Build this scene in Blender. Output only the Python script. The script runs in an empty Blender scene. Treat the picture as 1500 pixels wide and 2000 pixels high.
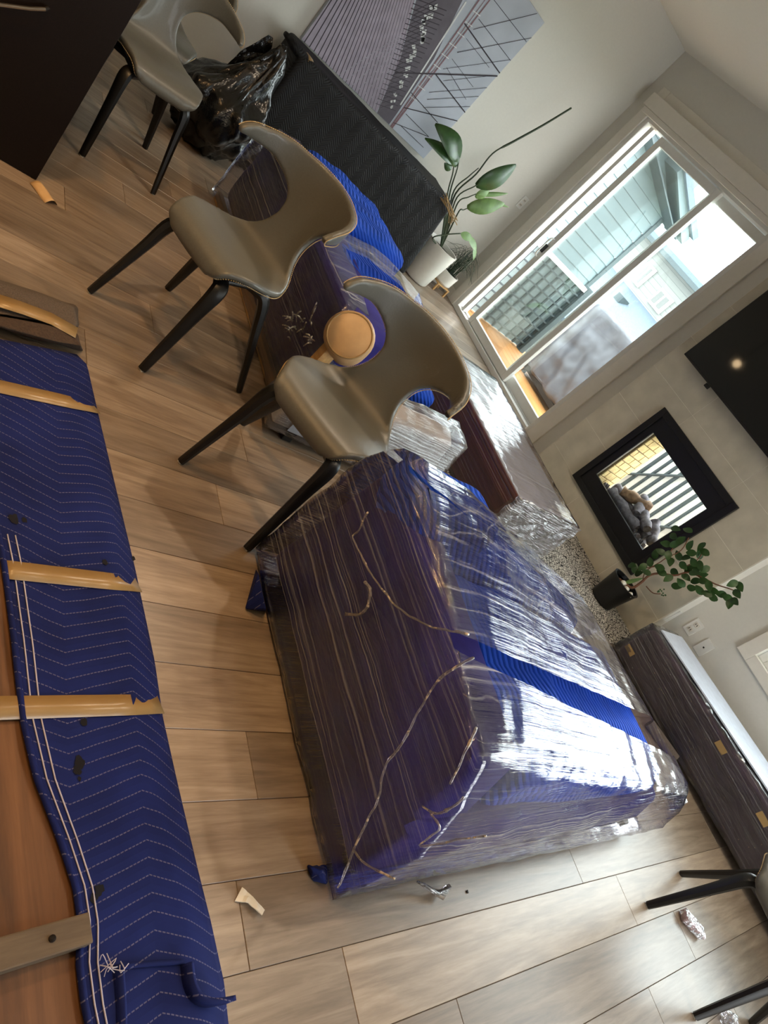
import bpy, bmesh, math, random
from mathutils import Vector, Matrix, noise as mnoise
from mathutils.geometry import delaunay_2d_cdt
random.seed(7)
scene = bpy.context.scene
COL = scene.collection
# ---------------------------------------------------------------- camera
F = 1347.7176
RC = ((0.28600033, 0.66753101, 0.68746357), (0.78021471, 0.25428066, -0.57149484), (-0.55629922, 0.69981690, -0.44809316))
H = 1.4
cd = bpy.data.cameras.new('camera'); cam = bpy.data.objects.new('camera', cd); COL.objects.link(cam)
cd.sensor_fit = 'VERTICAL'; cd.sensor_height = 36.0; cd.lens = F / 2000 * 36.0; cd.clip_start = .05; cd.clip_end = 300
m = Matrix.Identity(4)
for i in range(3):
    m[i][0] = RC[0][i]; m[i][1] = -RC[1][i]; m[i][2] = -RC[2][i]
m[2][3] = H
cam.matrix_world = m
scene.camera = cam
# ---------------------------------------------------------------- light and exposure
scene.view_settings.view_transform = 'Standard'; scene.view_settings.look = 'None'
scene.view_settings.exposure = 0.22; scene.view_settings.gamma = 1.0; scene.view_settings.use_curve_mapping = False
world = bpy.data.worlds.new('overcast_sky'); scene.world = world; world.use_nodes = True
wn = world.node_tree.nodes; wn['Background'].inputs[0].default_value = (0.93, 0.97, 1.0, 1); wn['Background'].inputs[1].default_value = 10.5
def area(name, loc, rot, sx, sy, power, color, portal=False):
    l = bpy.data.lights.new(name, 'AREA'); l.shape = 'RECTANGLE'; l.size = sx; l.size_y = sy; l.energy = power; l.color = color
    o = bpy.data.objects.new(name, l); COL.objects.link(o); o.location = loc; o.rotation_euler = rot
    if portal: l.cycles.is_portal = True
    return o
# daylight enters through the three openings; portals only guide the sky light
area('door_portal', (-4.24, 4.70, 1.2), (math.pi/2, 0, math.pi), 1.72, 2.2, 1, (1, 1, 1), True)
area('window_portal', (-.02, 4.70, 1.45), (math.pi/2, 0, math.pi), 1.7, 1.7, 1, (1, 1, 1), True)
area('side_portal', (2.66, 2.7, 1.35), (0, -math.pi/2, 0), 2.1, 1.4, 1, (1, 1, 1), True)
# ---------------------------------------------------------------- photo geometry helpers: a pixel gives a direction, a plane gives the distance
def ray(px, py):
    v = ((px-750)/F, (py-1000)/F, 1.0)
    return Vector([sum(RC[r][c]*v[r] for r in range(3)) for c in range(3)])
def onZ(px, py, z=0.0):
    d = ray(px, py); return Vector((0, 0, H)) + d*((z-H)/d.z)
def onY(px, py, y):
    d = ray(px, py); return Vector((0, 0, H)) + d*(y/d.y)
def onX(px, py, x):
    d = ray(px, py); return Vector((0, 0, H)) + d*(x/d.x)
# ---------------------------------------------------------------- materials
def S(r, g, b):
    f = lambda c: (c/255/12.92) if c/255 <= .04045 else ((c/255+.055)/1.055)**2.4
    return (f(r), f(g), f(b), 1)
class NT:
    def __init__(s, name):
        s.m = bpy.data.materials.new(name); s.m.use_nodes = True; s.t = s.m.node_tree; s.n = s.t.nodes; s.l = s.t.links
        s.b = s.n['Principled BSDF']; s.out = s.n['Material Output']
    def new(s, ty, **kw):
        n = s.n.new(ty)
        for k, v in kw.items():
            if k.startswith('i_'):
                n.inputs[k[2:].replace('_', ' ')].default_value = v
            else: setattr(n, k, v)
        return n
    def link(s, a, b): s.l.new(a, b)
    def coords(s, scale=(1, 1, 1), rot=(0, 0, 0), kind='Object', rnd=0.0):
        tc = s.new('ShaderNodeTexCoord'); mp = s.new('ShaderNodeMapping'); mp.inputs['Scale'].default_value = scale; mp.inputs['Rotation'].default_value = rot
        s.link(tc.outputs[kind], mp.inputs[0])
        if rnd:
            oi = s.new('ShaderNodeObjectInfo'); mu = s.new('ShaderNodeMath', operation='MULTIPLY'); mu.inputs[1].default_value = rnd
            s.link(oi.outputs['Random'], mu.inputs[0]); cb = s.new('ShaderNodeCombineXYZ')
            for i in range(3): s.link(mu.outputs[0], cb.inputs[i])
            s.link(cb.outputs[0], mp.inputs['Location'])
        return mp.outputs[0]
    def noise(s, vec, scale, detail=3, rough=.5, dist=0.0):
        n = s.new('ShaderNodeTexNoise'); n.inputs['Scale'].default_value = scale; n.inputs['Detail'].default_value = detail
        n.inputs['Roughness'].default_value = rough; n.inputs['Distortion'].default_value = dist; s.link(vec, n.inputs['Vector']); return n.outputs['Fac']
    def ramp(s, fac, stops):
        r = s.new('ShaderNodeValToRGB'); e = r.color_ramp.elements
        while len(e) > 1: e.remove(e[-1])
        e[0].position = stops[0][0]; e[0].color = stops[0][1]
        for p, c in stops[1:]:
            q = e.new(p); q.color = c
        s.link(fac, r.inputs[0]); return r.outputs[0]
    def bump(s, h, strength=.3, dist=.01):
        b = s.new('ShaderNodeBump'); b.inputs['Strength'].default_value = strength; b.inputs['Distance'].default_value = dist
        s.link(h, b.inputs['Height']); s.link(b.outputs[0], s.b.inputs['Normal']); return b.outputs[0]
    def math(s, op, a, b=None, c=None, clamp=False):
        n = s.new('ShaderNodeMath', operation=op); n.use_clamp = clamp
        for i, v in enumerate((a, b, c)):
            if v is None: continue
            if isinstance(v, (int, float)): n.inputs[i].default_value = v
            else: s.link(v, n.inputs[i])
        return n.outputs[0]
    def mix(s, fac, a, b, mode='MIX'):
        n = s.new('ShaderNodeMix', data_type='RGBA', blend_type=mode)
        for sock, v in ((n.inputs[0], fac), (n.inputs[6], a), (n.inputs[7], b)):
            if isinstance(v, (int, float, tuple)): sock.default_value = v
            else: s.link(v, sock)
        return n.outputs[2]
def plain(name, col, rough=.5, metal=0.0, noise_scale=30, var=.06, bump=0.0, spec=.5, coat=0.0):
    t = NT(name); v = t.coords(); f = t.noise(v, noise_scale)
    a = tuple(min(1, c*(1-var)) for c in col[:3]) + (1,); b = tuple(min(1, c*(1+var)) for c in col[:3]) + (1,)
    t.link(t.ramp(f, [(.3, a), (.7, b)]), t.b.inputs['Base Color'])
    t.b.inputs['Roughness'].default_value = rough; t.b.inputs['Metallic'].default_value = metal; t.b.inputs['Specular IOR Level'].default_value = spec
    t.b.inputs['Coat Weight'].default_value = coat
    if bump: t.bump(f, bump, .004)
    return t.m
def wood(name, stops, axis='Y', rough=.42, scale=1.0, rnd=37.0, bump=.08, hue=0.14):
    t = NT(name); sc = {'X': (1.1, 14, 14), 'Y': (14, 1.1, 14), 'Z': (14, 14, 1.1)}[axis]
    v = t.coords(tuple(c*scale for c in sc), rnd=rnd)
    f = t.noise(v, 1.6, 6, .62, .9); g = t.noise(v, 7.0, 4, .6, .2); k = t.math('MULTIPLY_ADD', g, .35, t.math('MULTIPLY', f, .75))
    c = t.ramp(k, stops)
    oi = t.new('ShaderNodeObjectInfo'); hv = t.new('ShaderNodeHueSaturation')
    t.link(t.math('MULTIPLY_ADD', oi.outputs['Random'], hue*2, 1-hue), hv.inputs['Value']); t.link(c, hv.inputs['Color'])
    t.link(hv.outputs[0], t.b.inputs['Base Color']); t.b.inputs['Roughness'].default_value = rough
    t.bump(k, bump, .003); return t.m
def quilt(name, col, line, rough=.85, amp=.05, gap=.03, zig=6.0, thread=True, ab='xy', rel=.55, ph=0.0):
    """quilted moving blanket: zig-zag stitched rows (gap apart, amp deep) in relief, thread in a lighter tone"""
    t = NT(name); v = t.coords((1, 1, 1)); sp = t.new('ShaderNodeSeparateXYZ'); t.link(v, sp.inputs[0])
    ax = {'x': sp.outputs[0], 'y': sp.outputs[1], 'z': sp.outputs[2], 's': t.math('ADD', sp.outputs[1], sp.outputs[2])}
    a, b = ax[ab[0]], ax[ab[1]]
    n = t.noise(v, 60, 3); n2 = t.noise(v, 6, 3)
    tri = t.math('PINGPONG', t.math('MULTIPLY_ADD', b, zig, ph), 1.0)
    w = t.math('MULTIPLY_ADD', tri, amp, t.math('MULTIPLY_ADD', n2, .012, a))
    w = t.math('MULTIPLY', w, 2.0/gap); fr = t.math('PINGPONG', w, 1.0)
    base = t.ramp(n2, [(.3, tuple(c*.8 for c in col[:3])+(1,)), (.7, tuple(min(1, c*1.2) for c in col[:3])+(1,))])
    if thread:
        dash = t.math('LESS_THAN', t.math('PINGPONG', t.math('MULTIPLY', b, 240), 1.0), .7)
        lc = t.mix(t.math('MULTIPLY', t.math('MULTIPLY', t.math('LESS_THAN', fr, .075), dash), .30), base, line)
    else: lc = base
    t.link(lc, t.b.inputs['Base Color']); t.b.inputs['Roughness'].default_value = rough; t.b.inputs['Specular IOR Level'].default_value = .2
    hh = t.math('MULTIPLY_ADD', n, .12, t.math('POWER', fr, .5)); t.bump(hh, rel, .012); return t.m
def film(name, haze=.10, gloss=.40, rough=.08, sx=(.16, .16, 110), tint=(.9, .93, .97, 1), top=(46, 1.2, 3), see=(.86, .84, .87, 1)):
    """stretch film: clear, with stretched ridges, their glints partly painted pale"""
    t = NT(name); t.n.remove(t.b)
    v = t.coords(sx); n1 = t.noise(v, 1.0, 4, .55, .12); v2 = t.coords(top); n2 = t.noise(v2, 1.0, 5, .6, .35); v3 = t.coords((1, 1, 1)); n3 = t.noise(v3, 5, 3)
    geo = t.new('ShaderNodeNewGeometry'); sp = t.new('ShaderNodeSeparateXYZ'); t.link(geo.outputs['Normal'], sp.inputs[0])
    up = t.math('SMOOTHSTEP', .35, .75, t.math('ABSOLUTE', sp.outputs[2])) if False else t.math('MULTIPLY_ADD', t.math('ABSOLUTE', sp.outputs[2]), 2.5, -.9, clamp=True)
    hgt = t.math('ADD', t.math('MULTIPLY', n2, up), t.math('MULTIPLY', n1, t.math('SUBTRACT', 1.0, up)))
    bp = t.new('ShaderNodeBump'); bp.inputs['Strength'].default_value = .4; bp.inputs['Distance'].default_value = .02; t.link(hgt, bp.inputs['Height'])
    gl = t.new('ShaderNodeBsdfGlossy'); gl.inputs['Color'].default_value = (1, 1, 1, 1); gl.inputs['Roughness'].default_value = rough; t.link(bp.outputs[0], gl.inputs['Normal'])
    df = t.new('ShaderNodeBsdfDiffuse'); df.inputs['Color'].default_value = tint; t.link(bp.outputs[0], df.inputs['Normal'])
    tr = t.new('ShaderNodeBsdfTransparent'); tr.inputs['Color'].default_value = see
    streak = t.ramp(hgt, [(.56, (0, 0, 0, 1)), (.68, (1, 1, 1, 1))])  # pale diffuse streaks painted along the ridges as glints
    fine = t.ramp(t.noise(t.coords((.10, .10, 260) if sx[2] > sx[0]*2 else (60, 60, 60)), 1.0, 2, .5), [(.60, (0, 0, 0, 1)), (.70, (1, 1, 1, 1))])
    hz = t.math('MULTIPLY', t.math('ADD', t.math('MULTIPLY_ADD', streak, 2.2, .15), t.math('MULTIPLY', fine, 2.6)), haze, clamp=True)
    m1 = t.new('ShaderNodeMixShader'); t.link(hz, m1.inputs[0]); t.link(tr.outputs[0], m1.inputs[1]); t.link(df.outputs[0], m1.inputs[2])
    fr = t.new('ShaderNodeFresnel'); fr.inputs['IOR'].default_value = 1.5; t.link(bp.outputs[0], fr.inputs['Normal'])
    fg = t.math('MULTIPLY', t.math('MULTIPLY_ADD', fr.outputs[0], 1.6, .05), gloss*1.6, clamp=True)
    m2 = t.new('ShaderNodeMixShader'); t.link(fg, m2.inputs[0]); t.link(m1.outputs[0], m2.inputs[1]); t.link(gl.outputs[0], m2.inputs[2])
    t.link(m2.outputs[0], t.out.inputs['Surface']); return t.m
def glass(name, tint=(.94, .98, .97, 1), gloss=.6):
    t = NT(name); t.n.remove(t.b)
    tr = t.new('ShaderNodeBsdfTransparent'); tr.inputs['Color'].default_value = tint
    gl = t.new('ShaderNodeBsdfGlossy'); gl.inputs['Roughness'].default_value = .02
    fr = t.new('ShaderNodeFresnel'); fr.inputs['IOR'].default_value = 1.45
    m2 = t.new('ShaderNodeMixShader'); t.link(t.math('MULTIPLY', fr.outputs[0], gloss), m2.inputs[0]); t.link(tr.outputs[0], m2.inputs[1]); t.link(gl.outputs[0], m2.inputs[2])
    t.link(m2.outputs[0], t.out.inputs['Surface']); return t.m
M = {}
M['wall'] = plain('wall_paint', S(210, 207, 197), .8, noise_scale=60, var=.015)
M['ceiling'] = plain('ceiling_paint', S(240, 236, 226), .85, noise_scale=60, var=.015)
M['trim'] = plain('trim_paint', S(220, 215, 203), .45, var=.02)
M['vinyl'] = plain('white_vinyl', S(225, 224, 218), .35, var=.02)
M['tile'] = plain('stone_tile', S(200, 192, 172), .42, noise_scale=9, var=.09)
M['grout'] = plain('grout', S(232, 226, 210), .8)
M['plank'] = wood('oak_plank', [(.25, S(92, 77, 63)), (.5, S(132, 115, 97)), (.62, S(148, 131, 112)), (.8, S(168, 152, 133))], 'Y', .32, hue=.26)
M['subfloor'] = plain('joint_dark', S(70, 56, 44), .8)
M['leather'] = plain('taupe_leather', S(92, 92, 85), .42, noise_scale=140, var=.05, bump=.10, coat=.08)
M['stitch'] = plain('tan_thread', S(196, 172, 128), .6)
M['black'] = plain('black_powdercoat', S(18, 17, 16), .38, var=.1)
M['espresso'] = plain('espresso_laminate', S(24, 17, 13), .5, noise_scale=300, var=.25, spec=.12)
M['steel'] = plain('brushed_steel', S(190, 188, 185), .28, 1.0)
M['blue'] = quilt('blue_quilt', S(24, 72, 186), S(90, 120, 200), gap=.028, zig=12, amp=.03, thread=False, ab='sx', rel=.8)
M['blueflat'] = quilt('blue_pad_cloth', S(22, 33, 90), S(150, 148, 172), gap=.033, zig=6.4, amp=.055, rel=.16, ph=10.8)
M['navy'] = quilt('navy_quilt', S(46, 42, 118), S(90, 90, 120), gap=.03, zig=8, amp=.04, thread=False, ab='zx', rel=.1)
M['blackquilt'] = quilt('black_quilt', S(25, 24, 24), S(60, 60, 60), gap=.02, zig=17, amp=.055, thread=False, rough=.65, ab='zy', rel=.28)
M['tape'] = plain('packing_tape', S(156, 128, 84), .28, noise_scale=12, var=.06)
M['felt'] = plain('grey_felt', S(88, 78, 70), .95, noise_scale=220, var=.3, bump=.4)
M['film'] = film('stretch_film')
M['filmlight'] = film('stretch_film_heavy', haze=.55, gloss=.8, rough=.13)
M['filmrope'] = film('rolled_film_edge', haze=.6, gloss=.6, rough=.2, sx=(30, 30, 30), top=(30, 30, 30), tint=(.75, .66, .54, 1))
M['filmclear'] = film('stretch_film_rolled', haze=.5, gloss=.7, rough=.12, sx=(20, 20, 20), top=(20, 20, 20))
M['glass'] = glass('window_glass')
M['leaf'] = plain('leaf_green', S(42, 74, 30), .38, noise_scale=18, var=.3)
M['leafpale'] = plain('leaf_pale', S(104, 134, 72), .45, noise_scale=18, var=.25)
M['stem'] = plain('stem_green', S(48, 62, 36), .5)
M['potwhite'] = plain('white_ceramic', S(228, 226, 216), .3, var=.02)
M['soil'] = plain('potting_soil', S(40, 32, 26), .95, var=.4)
# ---------------------------------------------------------------- mesh helpers
def link(o, parent=None):
    COL.objects.link(o)
    if parent: o.parent = parent
    return o
def tag(o, label=None, cat=None, group=None, kind=None):
    if label: o['label'] = label
    if cat: o['category'] = cat
    if group: o['group'] = group
    if kind: o['kind'] = kind
    return o
def empty(name, loc=(0, 0, 0), rz=0.0, label=None, cat=None, group=None, kind=None):
    o = bpy.data.objects.new(name, None); COL.objects.link(o); o.location = loc; o.rotation_euler = (0, 0, rz); o.empty_display_size = .1
    return tag(o, label, cat, group, kind)
def obj(name, bm, mat, parent=None, smooth=None, label=None):
    me = bpy.data.meshes.new(name); bmesh.ops.recalc_face_normals(bm, faces=bm.faces[:]); bm.to_mesh(me); bm.free()
    me.materials.append(M[mat] if isinstance(mat, str) else mat)
    o = bpy.data.objects.new(name, me); link(o, parent)
    if smooth: 
        for p in me.polygons: p.use_smooth = True
        if smooth is not True: me.set_sharp_from_angle(angle=math.radians(smooth))
    if label: o['label'] = label
    return o
def box(bm, x0, x1, y0, y1, z0, z1, bev=0.0, seg=2, mat=None):
    """mat: optional matrix; bevelled box"""
    b = bmesh.new(); bmesh.ops.create_cube(b, size=1.0)
    for v in b.verts: v.co = Vector(((x0+x1)/2+v.co.x*(x1-x0), (y0+y1)/2+v.co.y*(y1-y0), (z0+z1)/2+v.co.z*(z1-z0)))
    if bev: bmesh.ops.bevel(b, geom=b.edges[:], offset=bev, segments=seg, profile=.6, affect='EDGES')
    if mat: bmesh.ops.transform(b, matrix=mat, verts=b.verts[:])
    me = bpy.data.meshes.new('tmp'); b.to_mesh(me); b.free(); bm.from_mesh(me); bpy.data.meshes.remove(me)
    return bm
def bx(*a, **k): return box(bmesh.new(), *a, **k)
def tube(bm, pts, rad, n=8, caps=True, flat=1.0):
    """swept tube through pts; rad a number or list; flat squashes the section"""
    pts = [Vector(p) for p in pts]; N = len(pts)
    if isinstance(rad, (int, float)): rad = [rad]*N
    rings = []; prev = None
    for i, p in enumerate(pts):
        t = (pts[min(i+1, N-1)]-pts[max(i-1, 0)]).normalized()
        if prev is None:
            a = Vector((0, 0, 1)) if abs(t.z) < .9 else Vector((1, 0, 0)); u = t.cross(a).normalized()
        else: u = (prev - t*prev.dot(t)).normalized()
        prev = u; w = t.cross(u)
        rings.append([bm.verts.new(p + u*math.cos(2*math.pi*k/n)*rad[i] + w*math.sin(2*math.pi*k/n)*rad[i]*flat) for k in range(n)])
    for i in range(N-1):
        for k in range(n): bm.faces.new((rings[i][k], rings[i][(k+1) % n], rings[i+1][(k+1) % n], rings[i+1][k]))
    if caps: bm.faces.new(rings[0][::-1]); bm.faces.new(rings[-1])
    return bm
def tb(*a, **k): return tube(bmesh.new(), *a, **k)
def lathe(prof, n=32, cx=0, cy=0):
    bm = bmesh.new(); rings = []
    for r, z in prof:
        rings.append([bm.verts.new((cx+r*math.cos(2*math.pi*k/n), cy+r*math.sin(2*math.pi*k/n), z)) for k in range(n)])
    for i in range(len(prof)-1):
        for k in range(n): bm.faces.new((rings[i][k], rings[i][(k+1) % n], rings[i+1][(k+1) % n], rings[i+1][k]))
    bm.faces.new(rings[0][::-1]); bm.faces.new(rings[-1]); return bm
def prism(pts, d):
    """polygon pts extruded along vector d"""
    bm = bmesh.new(); d = Vector(d); a = [bm.verts.new(Vector(p)) for p in pts]; b = [bm.verts.new(Vector(p)+d) for p in pts]
    bm.faces.new(a); bm.faces.new(b[::-1]); n = len(pts)
    for i in range(n): bm.faces.new((a[i], b[i], b[(i+1) % n], a[(i+1) % n]))
    return bm
def smoothpts(pts, sub=6):
    P = [Vector(p) for p in pts]; out = []
    for i in range(len(P)-1):
        p0, p1, p2, p3 = P[max(i-1, 0)], P[i], P[i+1], P[min(i+2, len(P)-1)]
        for k in range(sub):
            t = k/sub; out.append(.5*((2*p1)+(p2-p0)*t+(2*p0-5*p1+4*p2-p3)*t*t+(3*p1-p0-3*p2+p3)*t**3))
    return out+[P[-1]]
def subsurf(o, lv=2):
    md = o.modifiers.new('subdivision', 'SUBSURF'); md.levels = lv; md.render_levels = lv; return o
def crumple(bm, amp, freq, seed=0, stretch=(1, 1, 1)):
    bm.normal_update()
    for v in bm.verts:
        q = Vector((v.co.x*stretch[0], v.co.y*stretch[1], v.co.z*stretch[2]))*freq + Vector((seed*3.1, seed*1.7, seed))
        v.co += v.normal*amp*(mnoise.noise(q)+.5*mnoise.noise(q*2.3))
    return bm
def hull(points, cuts=0, edge=.06):
    bm = bmesh.new()
    for p in points: bm.verts.new(p)
    r = bmesh.ops.convex_hull(bm, input=bm.verts[:]); 
    junk = [v for v in bm.verts if not v.link_faces]; bmesh.ops.delete(bm, geom=junk, context='VERTS')
    return bm
def refine(bm, length, it=6):
    for _ in range(it):
        es = [e for e in bm.edges if e.calc_length() > length]
        if not es: break
        bmesh.ops.subdivide_edges(bm, edges=es, cuts=1)
        bmesh.ops.triangulate(bm, faces=[f for f in bm.faces if len(f.verts) > 3])
    return bm
def bevhull(points, bev, seg=3):
    bm = hull(points); bmesh.ops.dissolve_limit(bm, angle_limit=.05, verts=bm.verts[:], edges=bm.edges[:])
    bmesh.ops.bevel(bm, geom=bm.edges[:], offset=bev, segments=seg, profile=.5, affect='EDGES', clamp_overlap=True); return bm
def dup_tree(o, parent=None):
    c = o.copy(); COL.objects.link(c)
    if parent: c.parent = parent
    for ch in list(o.children): dup_tree(ch, c)
    return c
# ================================================================ STRUCTURE
XA, YB, YC, CEIL, XR, YK = -5.38, 4.64, 4.53, 2.72, 2.6, -3.6
def struct(name, bm, mat, label=None, parent=None, smooth=None):
    o = obj(name, bm, mat, parent, smooth)
    if not parent: o['kind'] = 'structure'
    if label: o['label'] = label
    return o
DX0, DX1, DZ = -5.12, -3.36, 2.25            # sliding door opening
WX0, WX1, WZ0, WZ1 = -1.0, 1.0, .585, 2.25   # window opening
FX0, FX1, FZ0, FZ1 = -2.60, -1.90, .28, .93  # fireplace opening
b = bmesh.new()
def wy(x0, x1, z0, z1): box(b, x0, x1, YB, YB+.15, z0, z1)
wy(XA-.15, DX0, 0, CEIL); wy(DX0, DX1, DZ, CEIL); wy(DX1, FX0, 0, CEIL); wy(FX0, FX1, 0, FZ0); wy(FX0, FX1, FZ1, CEIL); wy(FX1, WX0, 0, CEIL)
wy(WX0, WX1, 0, WZ0); wy(WX0, WX1, WZ1, CEIL); wy(WX1, XR+.15, 0, CEIL)
struct('wall_back', b, 'wall', 'greige wall with the patio door, fireplace and window')
struct('wall_left', bx(XA-.15, XA, YK-.15, YB, 0, CEIL), 'wall', 'greige wall behind the bridge canvas')
b = bmesh.new(); box(b, XR, XR+.15, YK-.15, 2.0, 0, CEIL); box(b, XR, XR+.15, 3.4, YB+.15, 0, CEIL); box(b, XR, XR+.15, 2.0, 3.4, 0, .3); box(b, XR, XR+.15, 2.0, 3.4, 2.4, CEIL)
struct('wall_right', b, 'wall', 'greige wall with a window added for daylight')
struct('wall_front', bx(XA-.15, XR+.15, YK-.15, YK, 0, CEIL), 'wall', 'greige wall behind the viewer')
struct('ceiling', bx(XA-.15, XR+.15, YK-.15, YB+.15, CEIL, CEIL+.12), 'ceiling', 'plain off-white ceiling')
# floor: each plank is its own piece with a recessed joint
floor = struct('floor', bx(XA-.15, XR+.15, YK-.15, YB+.15, -.15, -.004), 'subfloor', 'oak plank floor')
PW, PL = .1773, 1.51
x_off = .042; known = {0: 1.35, 1: 3.216-PL, -1: 1.077, -8: 1.245}
pm = {}
def plank_mesh(w, l):
    k = (round(w, 3), round(l, 3))
    if k not in pm:
        bm = bx(-w/2+.0007, w/2-.0007, 0, l-.0012, -.012, 0, bev=.0011, seg=1); me = bpy.data.meshes.new('plank'); bm.to_mesh(me); bm.free(); me.materials.append(M['plank']); pm[k] = me
    return pm[k]
for row in range(-31, 11):
    xr = x_off + row*PW; xl = xr-PW
    if xr < XA or xl > 1.2: continue
    y = known.get(row, (row*.613) % PL) 
    while y > -.3: y -= PL
    w = PW; xc = xl+PW/2
    if xl < XA+.002: w = xr-XA-.002; xc = xr-w/2
    while y < YB:
        y0, y1 = max(y, -.3), min(y+PL, YB)
        if y1-y0 > .02:
            o = bpy.data.objects.new('plank', plank_mesh(w, y1-y0)); link(o, floor); o.location = (xc, y0, 0)
        y += PL
b = bmesh.new(); box(b, XA, XR, YK, -.3, -.012, 0); box(b, x_off+7*PW, XR, -.3, YB, -.012, 0)
far = obj('floor_rest', b, 'plank', floor); far['kind'] = 'stuff'
# baseboards
struct('baseboard_left', bx(XA, XA+.014, YK, YB, 0, .10, bev=.003), 'trim', 'low painted baseboard')
struct('baseboard_back', bx(-1.44, XR, YB-.014, YB, 0, .10, bev=.003), 'trim', 'low painted baseboard')
struct('trim_1', bx(XA+.0005, -5.232, YB-.014, YB, 0, .10, bev=.003), 'trim', 'short baseboard piece in the corner')
# fireplace chase with its tiles
CX0, CX1 = -3.05, -1.445
b = bmesh.new()
def cy(x0, x1, z0, z1): box(b, x0, x1, YC+.0012, YB, z0, z1)
cy(CX0, FX0, 0, CEIL); cy(FX0, FX1, 0, FZ0); cy(FX0, FX1, FZ1, CEIL); cy(FX1, CX1, 0, CEIL)
chase = struct('wall_chase', b, 'grout', 'tiled fireplace breast')
tx = [CX0, -2.53, -1.932, CX1]; tz = [0, .207, .51, .812, 1.114, 1.416, 1.718, 2.02, 2.322, 2.624, CEIL]
for i in range(3):
    for j in range(len(tz)-1):
        x0, x1, z0, z1 = tx[i]+.0015, tx[i+1]-.0015, tz[j]+.0015, tz[j+1]-.0015
        bm = bx(x0, x1, YC, YC+.009, z0, z1, bev=.001, seg=1)
        if x1 > FX0 and x0 < FX1 and z1 > FZ0 and z0 < FZ1:
            bm.free(); bm = bmesh.new(); n = 0
            for (a0, a1, c0, c1) in ((x0, min(x1, FX0), z0, z1), (max(x0, FX1), x1, z0, z1), (max(x0, FX0), min(x1, FX1), z0, min(z1, FZ0)), (max(x0, FX0), min(x1, FX1), max(z0, FZ1), z1)):
                if a1-a0 > .01 and c1-c0 > .01: box(bm, a0, a1, YC, YC+.009, c0, c1); n += 1
            if not n: bm.free(); continue
        obj('tile', bm, 'tile', chase)
struct('trim_2', bx(CX1, CX1+.006, YC+.001, YB, 0, CEIL), 'trim', 'painted side return of the fireplace breast')
# ---- door casing + valance
cas = empty('trim_3', (0, 0, 0), kind='structure', label='wide flat casing around the patio door')
obj('side_casing', bx(-5.225, DX0, YB-.02, YB, 0, 2.44, bev=.003), 'trim', cas)
obj('side_casing', bx(DX1, -3.235, YB-.02, YB, 0, 2.44, bev=.003), 'trim', cas)
obj('head_casing', bx(DX0, DX1, YB-.02, YB, DZ, 2.44, bev=.003), 'trim', cas)
door = empty('door_1', (0, 0, 0), kind='structure', label='white sliding glass patio door')
def vb(name, x0, x1, y0, y1, z0, z1, mat='vinyl', bev=.004, parent=None, p=door): return obj(name, bx(x0, x1, y0, y1, z0, z1, bev=bev), mat, parent or p)
vb('door_frame', DX0, DX0+.05, YB-.005, YB+.15, 0, DZ); vb('door_frame', DX1-.05, DX1, YB-.005, YB+.15, 0, DZ)
vb('door_frame', DX0+.05, DX1-.05, YB-.005, YB+.15, DZ-.06, DZ); vb('sill', DX0+.05, DX1-.05, YB-.01, YB+.15, 0, .05)
vb('track_ridge', DX0+.05, DX1-.05, YB+.05, YB+.056, .05, .064, mat='steel', bev=.001)
def panel(x0, x1, y, st, rail, name):
    f = obj(name, bx(x0, x0+st, y, y+.04, .055, DZ-.065, bev=.005), 'vinyl', door)
    vb('stile', x1-st, x1, y, y+.04, .055, DZ-.065, parent=f); vb('rail', x0+st, x1-st, y, y+.04, .055, .055+rail, parent=f); vb('rail', x0+st, x1-st, y, y+.04, DZ-.065-rail*.8, DZ-.065, parent=f)
    vb('bead', x0+st, x0+st+.008, y-.004, y+.01, .055+rail, DZ-.13, parent=f, bev=.001); vb('pane', x0+st, x1-st, y+.014, y+.022, .055+rail, DZ-.065-rail*.8, mat='glass', bev=0, parent=f)
    return f
p1 = panel(-4.86, -3.985, YB+.02, .062, .075, 'sliding_panel')
p2 = panel(-4.12, -3.41, YB+.085, .05, .085, 'fixed_panel')
vb('screen_track', -5.03, -4.985, YB+.02, YB+.06, .055, DZ-.065)
# handle of the slider
hz = .98; hx = -4.83
obj('door_pull', tb(smoothpts([(hx, YB+.02, hz-.1), (hx, YB-.025, hz-.085), (hx, YB-.03, hz), (hx, YB-.025, hz+.085), (hx, YB+.02, hz+.1)], 4), .008), 'vinyl', p1)
obj('latch', bx(hx-.018, hx+.005, YB-.006, YB+.02, hz-.05, hz+.03, bev=.004), 'black', p1)
val = empty('window_blind', (-4.25, YB-.06, 2.29), label='closed roller blind cassette above the patio door', cat='blind')
val.location = (-4.25, YB-.02, 2.235)
def vpar(name, x0, x1, y0, y1, z0, z1, mat): 
    o = obj(name, bx(x0+4.25, x1+4.25, y0-YB+.02, y1-YB+.02, z0-2.235, z1-2.235, bev=.004), mat, val); return o
vpar('cassette', -5.175, -3.24, YB-.10, YB-.021, 2.245, 2.355, 'trim'); vpar('hem_bar', -5.15, -3.27, YB-.085, YB-.06, 2.205, 2.2449, 'trim')
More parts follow.
